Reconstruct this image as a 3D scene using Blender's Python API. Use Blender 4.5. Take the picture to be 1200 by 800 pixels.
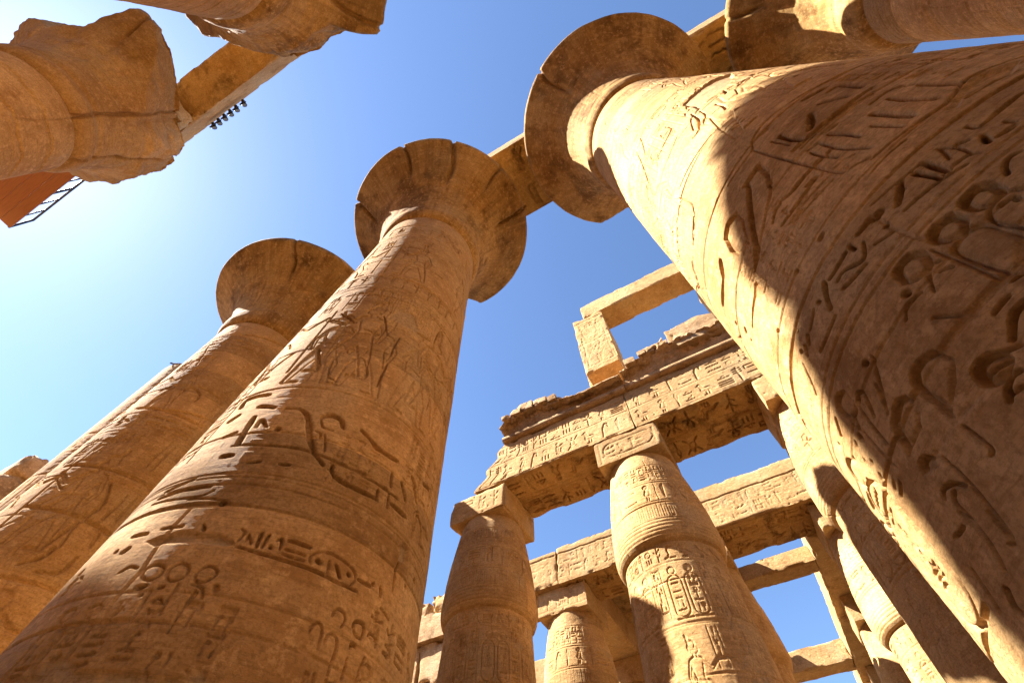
import bpy, math, random
import numpy as np
from mathutils import Vector, Matrix

for o in list(bpy.data.objects):
    bpy.data.objects.remove(o)
sc = bpy.context.scene
R = math.radians

# ------------------------------------------------------------------ camera
YAW, PITCH, ROLL, FPX = R(-29.309), R(60.721), R(-0.11), 542.038
fw = Vector((math.sin(YAW)*math.cos(PITCH), math.cos(YAW)*math.cos(PITCH), math.sin(PITCH)))
rt0 = Vector((math.cos(YAW), -math.sin(YAW), 0))
up0 = rt0.cross(fw)
rt = rt0*math.cos(ROLL) + up0*math.sin(ROLL)
up = -rt0*math.sin(ROLL) + up0*math.cos(ROLL)
cam = bpy.data.objects.new('camera', bpy.data.cameras.new('camera'))
sc.collection.objects.link(cam)
M = Matrix((rt, up, -fw)).transposed().to_4x4()
M.translation = Vector((0, 0, 1.6))
cam.matrix_world = M
cam.data.sensor_width = 36.0
cam.data.lens = 36.0*FPX/1200.0
cam.data.clip_start = 0.05
cam.data.clip_end = 3000
sc.camera = cam

# ------------------------------------------------------------------ light
SUN_AZ, SUN_EL = R(26.0), R(46.0)          # azimuth measured from -x towards -y
S = Vector((-math.cos(SUN_EL)*math.cos(SUN_AZ), -math.cos(SUN_EL)*math.sin(SUN_AZ), math.sin(SUN_EL)))
w = bpy.data.worlds.new('World'); sc.world = w; w.use_nodes = True
nt = w.node_tree; nt.nodes.clear()
sky = nt.nodes.new('ShaderNodeTexSky'); sky.sky_type = 'NISHITA'
sky.sun_disc = False
sky.sun_elevation = SUN_EL
sky.sun_rotation = math.atan2(S.x, S.y)
sky.air_density = 1.0; sky.dust_density = 0.22; sky.ozone_density = 3.0; sky.altitude = 0
bg = nt.nodes.new('ShaderNodeBackground'); bg.inputs[1].default_value = 0.05
out = nt.nodes.new('ShaderNodeOutputWorld')
tint = nt.nodes.new('ShaderNodeMix'); tint.data_type = 'RGBA'; tint.blend_type = 'MULTIPLY'; tint.inputs[0].default_value = 1.0
tint.inputs[7].default_value = (.91, .965, 1.05, 1)          # shifts the sky colour towards blue
nt.links.new(sky.outputs[0], tint.inputs[6]); nt.links.new(tint.outputs[2], bg.inputs[0]); nt.links.new(bg.outputs[0], out.inputs[0])
sl = bpy.data.lights.new('sun', 'SUN'); sl.energy = 5.0; sl.angle = R(0.6); sl.color = (1.0, 0.95, 0.88)
so = bpy.data.objects.new('sun', sl); sc.collection.objects.link(so)
so.rotation_mode = 'QUATERNION'; so.rotation_quaternion = S.to_track_quat('Z', 'Y')
so.location = S*60

sc.view_settings.view_transform = 'Standard'
sc.view_settings.look = 'None'
sc.view_settings.gamma = 1.0
sc.view_settings.exposure = 2.5
sc.view_settings.use_curve_mapping = False
sc.render.engine = 'CYCLES'
sc.cycles.max_bounces = 10
sc.cycles.diffuse_bounces = 7
sc.cycles.use_denoising = True
sc.cycles.use_fast_gi = False

# ------------------------------------------------------------------ noise
def _tab(seed, n=32):
    return np.random.RandomState(seed).rand(n, n, n).astype(np.float32)
TAB = _tab(7)
def noise3(P, f, off=0.0):
    """periodic value noise in 0..1 of an (n,3) array"""
    q = P.astype(np.float64)*f + off
    i = np.floor(q).astype(np.int64); t = q - i
    t = t*t*(3-2*t)
    i0 = i % 32; i1 = (i+1) % 32
    def g(a, b, c): return TAB[a, b, c]
    x0, y0, z0 = i0.T; x1, y1, z1 = i1.T
    tx, ty, tz = t.T
    return (((g(x0,y0,z0)*(1-tx)+g(x1,y0,z0)*tx)*(1-ty)+(g(x0,y1,z0)*(1-tx)+g(x1,y1,z0)*tx)*ty)*(1-tz)
           + ((g(x0,y0,z1)*(1-tx)+g(x1,y0,z1)*tx)*(1-ty)+(g(x0,y1,z1)*(1-tx)+g(x1,y1,z1)*tx)*ty)*tz)
def fbm3(P, f, octv=4, off=0.0):
    s = 0; a = 1.0; n = 0
    for k in range(octv):
        s = s + a*(noise3(P, f*2.03**k, off+17.3*k)-0.5); n += a; a *= 0.5
    return s/n*2                                   # about -1..1
def fbm1(x, f, seed, octv=4):
    x = np.asarray(x, float)
    return fbm3(np.stack([x, 0*x+seed*3.7, 0*x+1.3*seed], -1), f, octv)

# ------------------------------------------------------------------ reliefs
class Relief:
    """height field (metres, negative = carved in) over u (sideways) and v (up)"""
    def __init__(s, u0, u1, v0, v1, res=0.01):
        s.u0, s.u1, s.v0, s.v1, s.res = u0, u1, v0, v1, res
        s.nu = int((u1-u0)/res)+2; s.nv = int((v1-v0)/res)+2
        s.h = np.zeros((s.nv, s.nu), np.float32)
        s.m = np.zeros((s.nv, s.nu), np.float32)     # mortar patches
    def win(s, a0, a1, b0, b1):
        i0 = max(0, int((a0-s.u0)/s.res)-1); i1 = min(s.nu, int((a1-s.u0)/s.res)+2)
        j0 = max(0, int((b0-s.v0)/s.res)-1); j1 = min(s.nv, int((b1-s.v0)/s.res)+2)
        if i1 <= i0 or j1 <= j0: return None
        U, V = np.meshgrid(s.u0+np.arange(i0, i1)*s.res, s.v0+np.arange(j0, j1)*s.res)
        return (slice(j0, j1), slice(i0, i1)), U, V
    def cut(s, sl, d):
        s.h[sl] = np.minimum(s.h[sl], d)
    @staticmethod
    def cap(U, V, x0, y0, x1, y1, r0=0.0, r1=None):
        r1 = r0 if r1 is None else r1
        dx, dy = x1-x0, y1-y0
        t = np.clip(((U-x0)*dx+(V-y0)*dy)/(dx*dx+dy*dy+1e-12), 0, 1)
        return np.hypot(U-x0-t*dx, V-y0-t*dy) - (r0+(r1-r0)*t)
    def line(s, pts, w, d):
        """open groove, steep sided"""
        xs = [p[0] for p in pts]; ys = [p[1] for p in pts]; m = w
        k = s.win(min(xs)-m, max(xs)+m, min(ys)-m, max(ys)+m)
        if k is None: return
        sl, U, V = k
        D = None
        if len(pts) == 1: D = np.hypot(U-xs[0], V-ys[0])
        for a, b in zip(pts, pts[1:]):
            c = s.cap(U, V, a[0], a[1], b[0], b[1]); D = c if D is None else np.minimum(D, c)
        q = np.clip(1-D/(w*0.5+s.res*0.5), 0, 1)
        s.cut(sl, -d*np.clip(q*3.2, 0, 1))
    def chisel(s, pts, w, d, seed=0):
        """one hand-cut stroke: curved, swelling and thinning, steep on one side and sloping on the other"""
        rng = random.Random(seed)
        if len(pts) > 2:
            P = [pts[0]]+list(pts)+[pts[-1]]; o = []
            for i in range(1, len(P)-2):
                a, b, c, e = P[i-1], P[i], P[i+1], P[i+2]
                n = max(3, int(math.hypot(c[0]-b[0], c[1]-b[1])/.03))
                for k in range(n):
                    t = k/n
                    o.append(tuple(.5*(2*b[j]+(c[j]-a[j])*t+(2*a[j]-5*b[j]+4*c[j]-e[j])*t*t+(3*b[j]-a[j]-3*c[j]+e[j])*t**3) for j in (0, 1)))
            o.append(pts[-1])
        elif len(pts) == 2:
            n = max(3, int(math.hypot(pts[1][0]-pts[0][0], pts[1][1]-pts[0][1])/.05)); bow = rng.uniform(-.05, .05)
            dx, dy = pts[1][0]-pts[0][0], pts[1][1]-pts[0][1]
            o = [(pts[0][0]+dx*k/n-dy*bow*math.sin(math.pi*k/n), pts[0][1]+dy*k/n+dx*bow*math.sin(math.pi*k/n)) for k in range(n+1)]
        else: o = [pts[0], (pts[0][0]+w*.2, pts[0][1]-w*.3)]
        m = len(o); ph = rng.uniform(0, 6)
        rad = [w*.5*(.50+.5*math.sin(math.pi*min(1, max(0, (k+.8)/(m+.6))))**.6)*(1+.14*math.sin(k*.9+ph)) for k in range(m)]
        for grow, dep, off in ((1.0, d, 0.), (1.8, d*.30, w*.40)):
            xs = [p[0] for p in o]; ys = [p[1] for p in o]; mg = w*grow+off
            k_ = s.win(min(xs)-mg, max(xs)+mg, min(ys)-mg, max(ys)+mg)
            if k_ is None: return
            sl, U, V = k_; D = None
            for k in range(m-1):
                c = s.cap(U-off*.75, V+off*.65, o[k][0], o[k][1], o[k+1][0], o[k+1][1], rad[k]*grow, rad[k+1]*grow)
                D = c if D is None else np.minimum(D, c)
            e = s.res*1.3 if grow == 1 else w*.8
            s.cut(sl, -dep*np.clip(-D/e+(.5 if grow == 1 else 0), 0, 1))
    def sunk(s, caps, d, w):
        """sunk relief: outline cut deep, body swelling back up inside"""
        a = [(min(c[0]-c[2], c[3]-c[5]), max(c[0]+c[2], c[3]+c[5]), min(c[1]-c[2], c[4]-c[5]), max(c[1]+c[2], c[4]+c[5])) for c in caps]
        k = s.win(min(q[0] for q in a), max(q[1] for q in a), min(q[2] for q in a), max(q[3] for q in a))
        if k is None: return
        sl, U, V = k
        sd = None
        for c in caps:
            e = s.cap(U, V, c[0], c[1], c[3], c[4], c[2], c[5]); sd = e if sd is None else np.minimum(sd, e)
        ins = np.clip(-sd/s.res, 0, 1)
        s.cut(sl, -d*ins*(0.22+0.78*np.clip(1+sd/w, 0, 1)))
    def sunkpoly(s, pts, d, w):
        xs = [p[0] for p in pts]; ys = [p[1] for p in pts]
        k = s.win(min(xs), max(xs), min(ys), max(ys))
        if k is None: return
        sl, U, V = k; ins = np.zeros(U.shape, bool); D = np.full(U.shape, 9.0); n = len(pts)
        for i in range(n):
            (x0, y0), (x1, y1) = pts[i], pts[(i+1) % n]
            ins ^= ((y0 > V) != (y1 > V)) & (U < (x1-x0)*(V-y0)/(y1-y0+1e-9)+x0)
            D = np.minimum(D, s.cap(U, V, x0, y0, x1, y1))
        s.cut(sl, -d*ins*(0.25+0.75*np.clip(1-D/w, 0, 1)))
    def poly(s, pts, d, mortar=1.0, rough=0.04):
        xs = [p[0] for p in pts]; ys = [p[1] for p in pts]
        k = s.win(min(xs)-.1, max(xs)+.1, min(ys)-.1, max(ys)+.1)
        if k is None: return
        sl, U, V = k
        P = np.stack([U.ravel(), V.ravel(), 0*U.ravel()+5.1], -1)
        Uw = U + (fbm3(P, 6, 3)*rough).reshape(U.shape); Vw = V + (fbm3(P, 6, 3, 9.0)*rough).reshape(U.shape)
        ins = np.zeros(U.shape, bool); D = np.full(U.shape, 9.0)
        n = len(pts)
        for i in range(n):
            (x0, y0), (x1, y1) = pts[i], pts[(i+1) % n]
            c = ((y0 > Vw) != (y1 > Vw)) & (Uw < (x1-x0)*(Vw-y0)/(y1-y0+1e-9)+x0)
            ins ^= c
            D = np.minimum(D, s.cap(Uw, Vw, x0, y0, x1, y1))
        f = np.where(ins, np.clip(D/0.04, 0, 1), 0)
        # a smooth fill replaces whatever was carved there
        s.h[sl] = s.h[sl]*(1-np.clip(f*3, 0, 1)) - d*f
        s.m[sl] = np.maximum(s.m[sl], f*mortar)
    def weather(s, seed, amp=0.006, joints=None, spall=0.0, pits=0, fix=0):
        vv = s.v0+np.arange(s.nv)*s.res; uu = s.u0+np.arange(s.nu)*s.res
        st = max(1, int(0.02/s.res))
        U, V = np.meshgrid(uu[::st], vv[::st])
        P = np.stack([U.ravel(), V.ravel(), 0*U.ravel()+seed*1.71], -1)
        n = fbm3(P, 1.1, 5, seed).reshape(U.shape); n = n+.55*fbm3(P, 9., 3, seed+2.).reshape(U.shape)+.5*np.clip(fbm3(P*np.array([.25, 3., 1]), 5., 3, seed+6.).reshape(U.shape), -1, .1)
        big = fbm3(P*np.array([1, 1.6, 1]), 0.5, 4, seed+4.0).reshape(U.shape)
        sp = np.clip((big-(0.62-spall))*9, 0, 1)*(0.6+0.4*n)
        gj = np.minimum(np.arange(s.nv)/st, U.shape[0]-1.001); gi = np.minimum(np.arange(s.nu)/st, U.shape[1]-1.001)
        aj = gj.astype(int); ai = gi.astype(int); fj = (gj-aj)[:, None].astype(np.float32); fi = (gi-ai)[None, :].astype(np.float32)
        def up_(A):
            A = A.astype(np.float32); T_ = A[aj]*(1-fj)+A[aj+1]*fj
            return T_[:, ai]*(1-fi)+T_[:, ai+1]*fi
        keep = 1-np.clip(up_(np.clip((big-(0.5-spall))*4, 0, 1)), 0, 0.9)
        s.h *= keep.astype(np.float32)
        s.h += (up_(n)*amp - up_(sp)*0.022*(spall > 0)).astype(np.float32)
        rng = random.Random(seed)
        for z in (joints or []):
            wob = fbm1(uu, 1.3, seed+z, 4)*0.02
            wd = 0.011+0.018*np.clip(fbm1(uu, 0.9, seed+z*2.3, 4)+0.1, 0, 1)
            dp = 0.014+0.045*np.clip(fbm1(uu, 0.7, seed+z*1.7, 4)+0.15, 0, 1)
            j0 = max(0, int((z-0.12-s.v0)/s.res)); j1 = min(s.nv, int((z+0.12-s.v0)/s.res))
            if j1 <= j0: continue
            dv = np.abs(vv[j0:j1, None]-(z+wob)[None, :])
            s.h[j0:j1] = np.minimum(s.h[j0:j1], s.h[j0:j1]*0.3-dp[None, :]*np.clip(1.6-dv/wd[None, :], 0, 1))
            # vertical joint of the two half drums
            for q in range(2):
                x = rng.uniform(s.u0, s.u1); ln = rng.uniform(0.9, 1.1)
                s.line([(x+0.02*math.sin(i*2.1+z), z+ln*i/5) for i in range(6)], 0.022, 0.016)
        for i in range(fix):
            x = rng.uniform(s.u0, s.u1); y = rng.choice(joints)+rng.uniform(-.25, .25) if joints else rng.uniform(s.v0, s.v1)
            a_, b_ = rng.uniform(.06, .3), rng.uniform(.05, .2)
            s.poly([(x+a_*math.cos(t)*rng.uniform(.6, 1.1), y+b_*math.sin(t)*rng.uniform(.6, 1.1)) for t in [k*math.pi/4 for k in range(8)]], .006, rng.uniform(.5, 1), .05)
        for i in range(fix//3):
            x = rng.uniform(s.u0, s.u1); y = rng.uniform(s.v0+1, s.v1-1); pts = [(x, y)]; a_ = rng.uniform(-2.4, -.7)
            for k in range(rng.randrange(6, 16)):
                a_ = a_*.9-.16+rng.uniform(-.4, .4); a_ = max(-2.3, min(-.8, a_)); x += .11*math.cos(a_); y += .11*math.sin(a_); pts.append((x, y))
            s.line(pts, max(.014, s.res*1.7), .03)
        for i in range(fix//2):                       # corners knocked off along the joints
            x = rng.uniform(s.u0, s.u1); y = rng.choice(joints) if joints else rng.uniform(s.v0, s.v1)
            s.poly([(x, y), (x+rng.uniform(.08, .2), y+rng.uniform(-.03, .03)), (x+rng.uniform(.02, .12), y+rng.choice((-1, 1))*rng.uniform(.06, .18))], rng.uniform(.02, .05), 0, .03)
        for i in range(pits):
            x = rng.uniform(s.u0, s.u1); y = rng.uniform(s.v0, s.v1); w_ = rng.uniform(0.02, 0.055)
            s.line([(x, y), (x+rng.uniform(-.02, .02), y+rng.uniform(-.03, .03))], w_, w_*0.8)
    def sample(s, u, v, arr=None):
        a = s.h if arr is None else arr
        x = np.clip((u-s.u0)/s.res, 0, s.nu-1.001); y = np.clip((v-s.v0)/s.res, 0, s.nv-1.001)
        i = x.astype(int); j = y.astype(int); fx = x-i; fy = y-j
        return (a[j, i]*(1-fx)+a[j, i+1]*fx)*(1-fy)+(a[j+1, i]*(1-fx)+a[j+1, i+1]*fx)*fy

# signs: (aspect, parts); 'l' = groove through points, 's' = sunk body of capsules
GL = {
 'reed': (.42, [('l', .10, (.5, .02), (.5, .3)), ('s', (.5, .35, .10, .55, .72, .26), (.55, .72, .26, .5, .93, .07))]),
 'water': (1.3, [('l', .11, (.02, .4), (.12, .62), (.22, .4), (.32, .62), (.42, .4), (.52, .62), (.62, .4), (.72, .62), (.82, .4), (.92, .62))]),
 'bird': (.95, [('s', (.36, .42, .17, .66, .42, .14), (.66, .42, .12, .95, .26, .05), (.36, .5, .11, .27, .8, .11), (.2, .8, .05, .1, .76, .03)), ('l', .07, (.45, .28), (.45, .04), (.33, .04)), ('l', .07, (.58, .28), (.58, .04), (.48, .04))]),
 'owl': (.8, [('s', (.5, .4, .2, .55, .62, .16), (.45, .82, .15, .5, .84, .15), (.6, .35, .1, .9, .1, .04)), ('l', .07, (.45, .2), (.42, .02)), ('l', .07, (.56, .2), (.54, .02))]),
 'ankh': (.55, [('l', .13, (.5, .02), (.5, .55)), ('l', .13, (.1, .5), (.9, .5)), ('l', .12, (.5, .55), (.25, .75), (.35, .95), (.65, .95), (.75, .75), (.5, .55))]),
 'mouth': (1.3, [('s', (.15, .5, .06, .5, .5, .22), (.5, .5, .22, .85, .5, .06))]),
 'bread': (.7, [('s', (.5, .35, .28, .5, .36, .28)), ('l', .08, (.12, .2), (.88, .2))]),
 'snake': (1.3, [('l', .12, (.03, .45), (.2, .3), (.4, .55), (.6, .35), (.8, .55), (.92, .75), (.98, .6))]),
 'cobra': (.7, [('l', .14, (.05, .1), (.3, .15), (.45, .35), (.35, .6), (.5, .85), (.7, .8)), ('l', .09, (.45, .1), (.95, .1))]),
 'strokes': (.8, [('l', .12, (.15, .2), (.15, .8)), ('l', .12, (.5, .2), (.5, .8)), ('l', .12, (.85, .2), (.85, .8))]),
 'bars': (1.2, [('l', .10, (.05, .2), (.95, .2)), ('l', .10, (.05, .5), (.95, .5)), ('l', .10, (.05, .8), (.95, .8))]),
 'house': (1.0, [('l', .11, (.4, .15), (.08, .15), (.08, .85), (.92, .85), (.92, .15), (.65, .15))]),
 'pool': (1.2, [('l', .09, (.05, .25), (.95, .25), (.95, .75), (.05, .75), (.05, .25))]),
 'disc': (.8, [('s', (.5, .5, .38, .5, .501, .38))]),
 'ringdisc': (.8, [('l', .09, (.9, .5), (.78, .8), (.5, .92), (.22, .8), (.1, .5), (.22, .2), (.5, .08), (.78, .2), (.9, .5)), ('s', (.5, .5, .14, .5, .501, .14))]),
 'man': (.75, [('s', (.45, .85, .12, .47, .86, .12), (.48, .66, .14, .45, .4, .15), (.45, .2, .14, .75, .22, .12), (.75, .22, .10, .72, .45, .08)), ('l', .08, (.5, .62), (.85, .75))]),
 'god': (.7, [('s', (.5, .80, .13, .52, .86, .12), (.5, .6, .17, .5, .25, .2), (.6, .15, .12, .85, .15, .08)), ('l', .08, (.72, .2), (.72, .98))]),
 'basket': (1.2, [('s', (.25, .55, .1, .75, .55, .1), (.4, .42, .12, .6, .42, .12)), ('l', .08, (.05, .68), (.95, .68))]),
 'arm': (1.3, [('l', .14, (.05, .65), (.15, .4), (.7, .4), (.95, .5))]),
 'flag': (.5, [('l', .12, (.35, .02), (.35, .98)), ('l', .16, (.35, .9), (.85, .8))]),
 'djed': (.45, [('l', .22, (.5, .02), (.5, .95)), ('l', .08, (.1, .6), (.9, .6)), ('l', .08, (.1, .74), (.9, .74)), ('l', .08, (.1, .88), (.9, .88))]),
 'feather': (.45, [('s', (.5, .1, .08, .5, .75, .2), (.5, .75, .2, .65, .9, .1))]),
 'scarab': (.7, [('s', (.5, .45, .24, .5, .62, .2), (.5, .82, .1, .5, .85, .1)), ('l', .07, (.3, .3), (.08, .1)), ('l', .07, (.7, .3), (.92, .1)), ('l', .07, (.3, .7), (.08, .9)), ('l', .07, (.7, .7), (.92, .9))]),
 'sedge': (.6, [('l', .09, (.5, .02), (.5, .95)), ('l', .09, (.5, .5), (.15, .7)), ('l', .09, (.5, .62), (.85, .8)), ('l', .09, (.5, .3), (.8, .45))]),
 'hook': (.6, [('l', .14, (.2, .02), (.25, .6), (.45, .9), (.7, .85), (.75, .65))]),
}
TALL = ['reed', 'bird', 'owl', 'ankh', 'cobra', 'man', 'god', 'flag', 'djed', 'feather', 'scarab', 'sedge', 'hook', 'bird', 'reed']
FLAT = ['water', 'mouth', 'bread', 'snake', 'basket', 'arm', 'bars', 'mouth', 'water', 'snake', 'basket', 'pool']
SMALL = ['disc', 'bread', 'strokes', 'ringdisc', 'house']
def glyph(r, k, x, y, w_, h_, d):
    for p in GL[k][1]:
        if p[0] == 'l':
            r.line([(x+a*w_, y+b*h_) for a, b in p[2:]], max(p[1]*min(w_, h_)*.95, r.res*2.2), d)
        else:
            m = min(w_, h_)
            r.sunk([(x+c[0]*w_, y+c[1]*h_, c[2]*m, x+c[3]*w_, y+c[4]*h_, c[5]*m) for c in p[1:]], d, m*0.16)
def row(r, u0, u1, v0, v1, d, rng):
    x = u0; H = v1-v0
    while x < u1-0.2*H:
        q = rng.random(); g = 0.10*H
        if q < .58:
            k = rng.choice(TALL); wd = GL[k][0]*H
            if x+wd > u1: break
            glyph(r, k, x, v0, wd, H, d); x += wd+g
        elif q < .82:
            n = rng.choice([2, 2, 3]); wd = 0.68*H
            if x+wd > u1: break
            for i in range(n):
                glyph(r, rng.choice(FLAT), x, v0+i*H/n+.03*H, wd, H/n*.86, d)
            x += wd+g
        else:
            wd = .5*H
            if x+wd > u1: break
            glyph(r, rng.choice(SMALL), x, v0+.5*H, wd, .42*H, d); glyph(r, rng.choice(SMALL), x, v0+.04*H, wd, .42*H, d); x += wd+g
def column_text(r, u0, u1, v0, v1, d, rng, rule=True):
    W = u1-u0; y = v1
    if rule:
        r.line([(u0, v0), (u0, v1)], .012, d*.6); r.line([(u1, v0), (u1, v1)], .012, d*.6)
    u0 += .1*W; W *= .8
    while y > v0+.3*W:
        q = rng.random()
        if q < .5:
            k = rng.choice(FLAT); h = W*.45
            if y-h < v0: break
            glyph(r, k, u0, y-h, W, h, d); y -= h+.1*W
        elif q < .75:
            k = rng.choice(TALL); h = W/GL[k][0]; h = min(h, 1.3*W)
            if y-h < v0: break
            glyph(r, k, u0+.1*W, y-h, W*.8, h, d); y -= h+.1*W
        else:
            h = W*.9
            if y-h < v0: break
            glyph(r, rng.choice(['reed', 'flag', 'feather', 'hook', 'ankh']), u0, y-h, W*.46, h, d); glyph(r, rng.choice(['reed', 'sedge', 'djed', 'god']), u0+W*.52, y-h, W*.46, h, d); y -= h+.1*W
def oval(cx, cy, a, b, n=28):
    e = max(a, b)-min(a, b); pts = []
    for i in range(n+1):
        t = 2*math.pi*i/n; c, s_ = math.cos(t), math.sin(t); m = min(a, b)
        pts.append((cx+m*c+(math.copysign(a-m, c) if abs(c) > 1e-6 else 0), cy+m*s_+(math.copysign(b-m, s_) if abs(s_) > 1e-6 else 0)))
    return pts
def cartouche(r, cx, cy, a, b, d, rng, disc=True):
    r.line(oval(cx, cy, a, b), max(.02, .1*min(a, b)), d)
    if b >= a:
        column_text(r, cx-a*.72, cx+a*.72, cy-b*.9, cy+b*.9, d*.8, rng, False)
        r.line([(cx-a*1.1, cy-b*1.06), (cx+a*1.1, cy-b*1.06)], .03, d)
        if disc: r.sunk([(cx, cy+b+a*.75, a*.62, cx, cy+b+a*.76, a*.62)], d*1.2, a*.25)
    else:
        row(r, cx-a*.88, cx+a*.86, cy-b*.72, cy+b*.72, d*.8, rng)
        r.line([(cx+a*1.04, cy-b), (cx+a*1.04, cy+b)], .03, d)
def figure(r, x, y, H, f, d, kind=0):
    """striding or standing figure in sunk relief, f = +-1 facing"""
    X = lambda a: x+f*a*H; Y = lambda b: y+b*H
    c = lambda a, b, p, q, s_, t: (X(a), Y(b), p*H, X(q), Y(s_), t*H)
    legs = [c(0, .46, .06, .10, .24, .042), c(.10, .24, .04, .12, .03, .026), c(.12, .02, .02, .2, .015, .015),
            c(-.01, .46, .06, -.07, .24, .042), c(-.07, .24, .04, -.11, .03, .026), c(-.11, .02, .02, -.03, .015, .015)]
    body = [c(0, .44, .07, 0, .55, .055), c(0, .55, .055, 0, .70, .085), c(-.05, .73, .04, .06, .73, .04), c(0, .74, .03, .01, .8, .03),
            c(.01, .845, .045, .03, .85, .045)]
    arms = [c(.07, .72, .028, .17, .62, .024), c(.17, .62, .024, .3, .70+.05*kind, .018), c(-.07, .72, .028, -.12, .58, .022), c(-.12, .58, .022, -.10, .44, .018)]
    crown = [[c(0, .89, .05, -.03, 1.02, .022), c(-.03, 1.02, .022, -.03, 1.04, .02)], [c(-.02, .89, .05, .0, .93, .05), c(-.03, .93, .02, -.05, 1.05, .012)],
             [c(0, .9, .04, -.01, .98, .02), c(.02, .92, .02, .02, 1.1, .028)]][kind % 3]
    r.sunk(legs+body+arms+crown, d, .02*H)
    r.line([(X(-.08), Y(.53)), (X(.10), Y(.50)), (X(.17), Y(.38))], .012*H, d*.7)
    if kind != 1: r.line([(X(.3), Y(.02)), (X(.3), Y(.86))], .012*H, d*.8)

# ------------------------------------------------------------------ objects
def link(name, me, mat, parent=None):
    o = bpy.data.objects.new(name, me); sc.collection.objects.link(o)
    if mat is not None: me.materials.append(mat)
    if parent is not None: o.parent = parent
    return o
def tag(o, label, cat, group=None):
    o['label'] = label; o['category'] = cat
    if group: o['group'] = group
    return o
def thing(name, loc, label, cat, group=None):
    o = bpy.data.objects.new(name, None); sc.collection.objects.link(o)
    o.location = loc; o.empty_display_size = .3
    return tag(o, label, cat, group)
def raw_mesh(name, V, F, smooth=True, attr=None, tone=None):
    V = np.ascontiguousarray(V, np.float32); F = np.ascontiguousarray(F, np.int32)
    me = bpy.data.meshes.new(name); n = F.shape[1]
    me.vertices.add(len(V)); me.vertices.foreach_set('co', V.ravel())
    me.loops.add(F.size); me.loops.foreach_set('vertex_index', F.ravel())
    me.polygons.add(len(F)); me.polygons.foreach_set('loop_start', np.arange(0, F.size, n, dtype=np.int32))
    me.polygons.foreach_set('loop_total', np.full(len(F), n, np.int32))
    me.polygons.foreach_set('use_smooth', np.full(len(F), smooth, bool))
    me.update(calc_edges=True)
    if attr is not None:
        a = me.attributes.new('mortar', 'FLOAT', 'POINT'); a.data.foreach_set('value', np.ascontiguousarray(attr, np.float32))
    if tone is not None:
        a = me.attributes.new('tone', 'FLOAT', 'POINT'); a.data.foreach_set('value', np.ascontiguousarray(tone, np.float32))
    return me
def grid_faces(nv, nu, closed=False):
    j, i = np.meshgrid(np.arange(nv-1), np.arange(nu if closed else nu-1), indexing='ij')
    i2 = (i+1) % nu
    return np.stack([j*nu+i, j*nu+i2, (j+1)*nu+i2, (j+1)*nu+i], -1).reshape(-1, 4)
def polar(V2, ph):                                  # phi from -x towards -y
    return np.stack([-np.cos(ph)*V2, -np.sin(ph)*V2], -1)
def fine_phi(a, b, step, coarse):
    """angles of one full turn, fine between a and b (degrees, a<b)"""
    f = np.arange(a, b, step); c = np.arange(b, a+360, coarse)
    return np.radians(np.concatenate([f, c]))
def fine_z(stops):
    """[(z, step), ...] piecewise"""
    out_ = []
    for (z0, s0), (z1, s1) in zip(stops, stops[1:]):
        out_.append(np.arange(z0, z1-1e-6, s0))
    return np.concatenate(out_+[np.array([stops[-1][0]])])
RREF = 1.65
JO = [1.4, 2.5, 3.55, 4.65, 5.7, 6.62, 7.7, 8.75, 9.85, 10.9, 11.95, 13.0, 14.05, 15.1]
def drum(name, mat, parent, prof, ph, zs, rel=None, seed=0, rough=.008, cap_top=False):
    """turned shaft: prof = [(z, r)], carved with the relief"""
    pz = [p[0] for p in prof]; pr = [p[1] for p in prof]
    n = len(ph); Z, PH = np.meshgrid(zs, ph, indexing='ij')
    r = np.interp(Z, pz, pr)
    P = np.stack([np.cos(PH)*1.7+seed*3.1, np.sin(PH)*1.7, Z], -1).reshape(-1, 3)
    r = r + (fbm3(P, .8, 4, seed)*rough).reshape(r.shape)
    m = np.zeros_like(r)
    if rel is not None:
        u = PH*RREF
        u = (u-rel.u0) % (2*math.pi*RREF)+rel.u0
        r = r + rel.sample(u, Z); m = rel.sample(u, Z, rel.m)
    # every drum half was quarried separately
    kz = np.searchsorted(np.array(JO), Z); half = np.floor((PH+kz*1.9)/math.pi)
    tone = (np.sin(kz*12.9898+half*78.233+seed*3.7)*43758.5453 % 1.0-.5)*.36
    V = np.concatenate([polar(r, PH), Z[..., None]], -1).reshape(-1, 3)
    F = grid_faces(len(zs), n, True)
    V = np.concatenate([V, [[0, 0, zs[-1]]]]); m = np.append(m.ravel(), 0); tone = np.append(tone.ravel(), 0)
    k = len(V)-1; top = (len(zs)-1)*n
    i = np.arange(n)
    F = np.concatenate([F, np.stack([top+i, top+(i+1) % n, np.full(n, k), np.full(n, k)], -1)])
    # degenerate quads at the middle of the lid are turned into triangles
    me = raw_mesh(name, V, F[:-n], True, m, tone)
    lid = raw_mesh(name+'_lid', np.concatenate([V[top:top+n], V[k:k+1]]), np.stack([i, (i+1) % n, np.full(n, n)], -1), False)
    import bmesh
    bm = bmesh.new(); bm.from_mesh(me); bm.from_mesh(lid); bm.to_mesh(me); bm.free(); bpy.data.meshes.remove(lid)
    return link(name, me, mat, parent)
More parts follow.
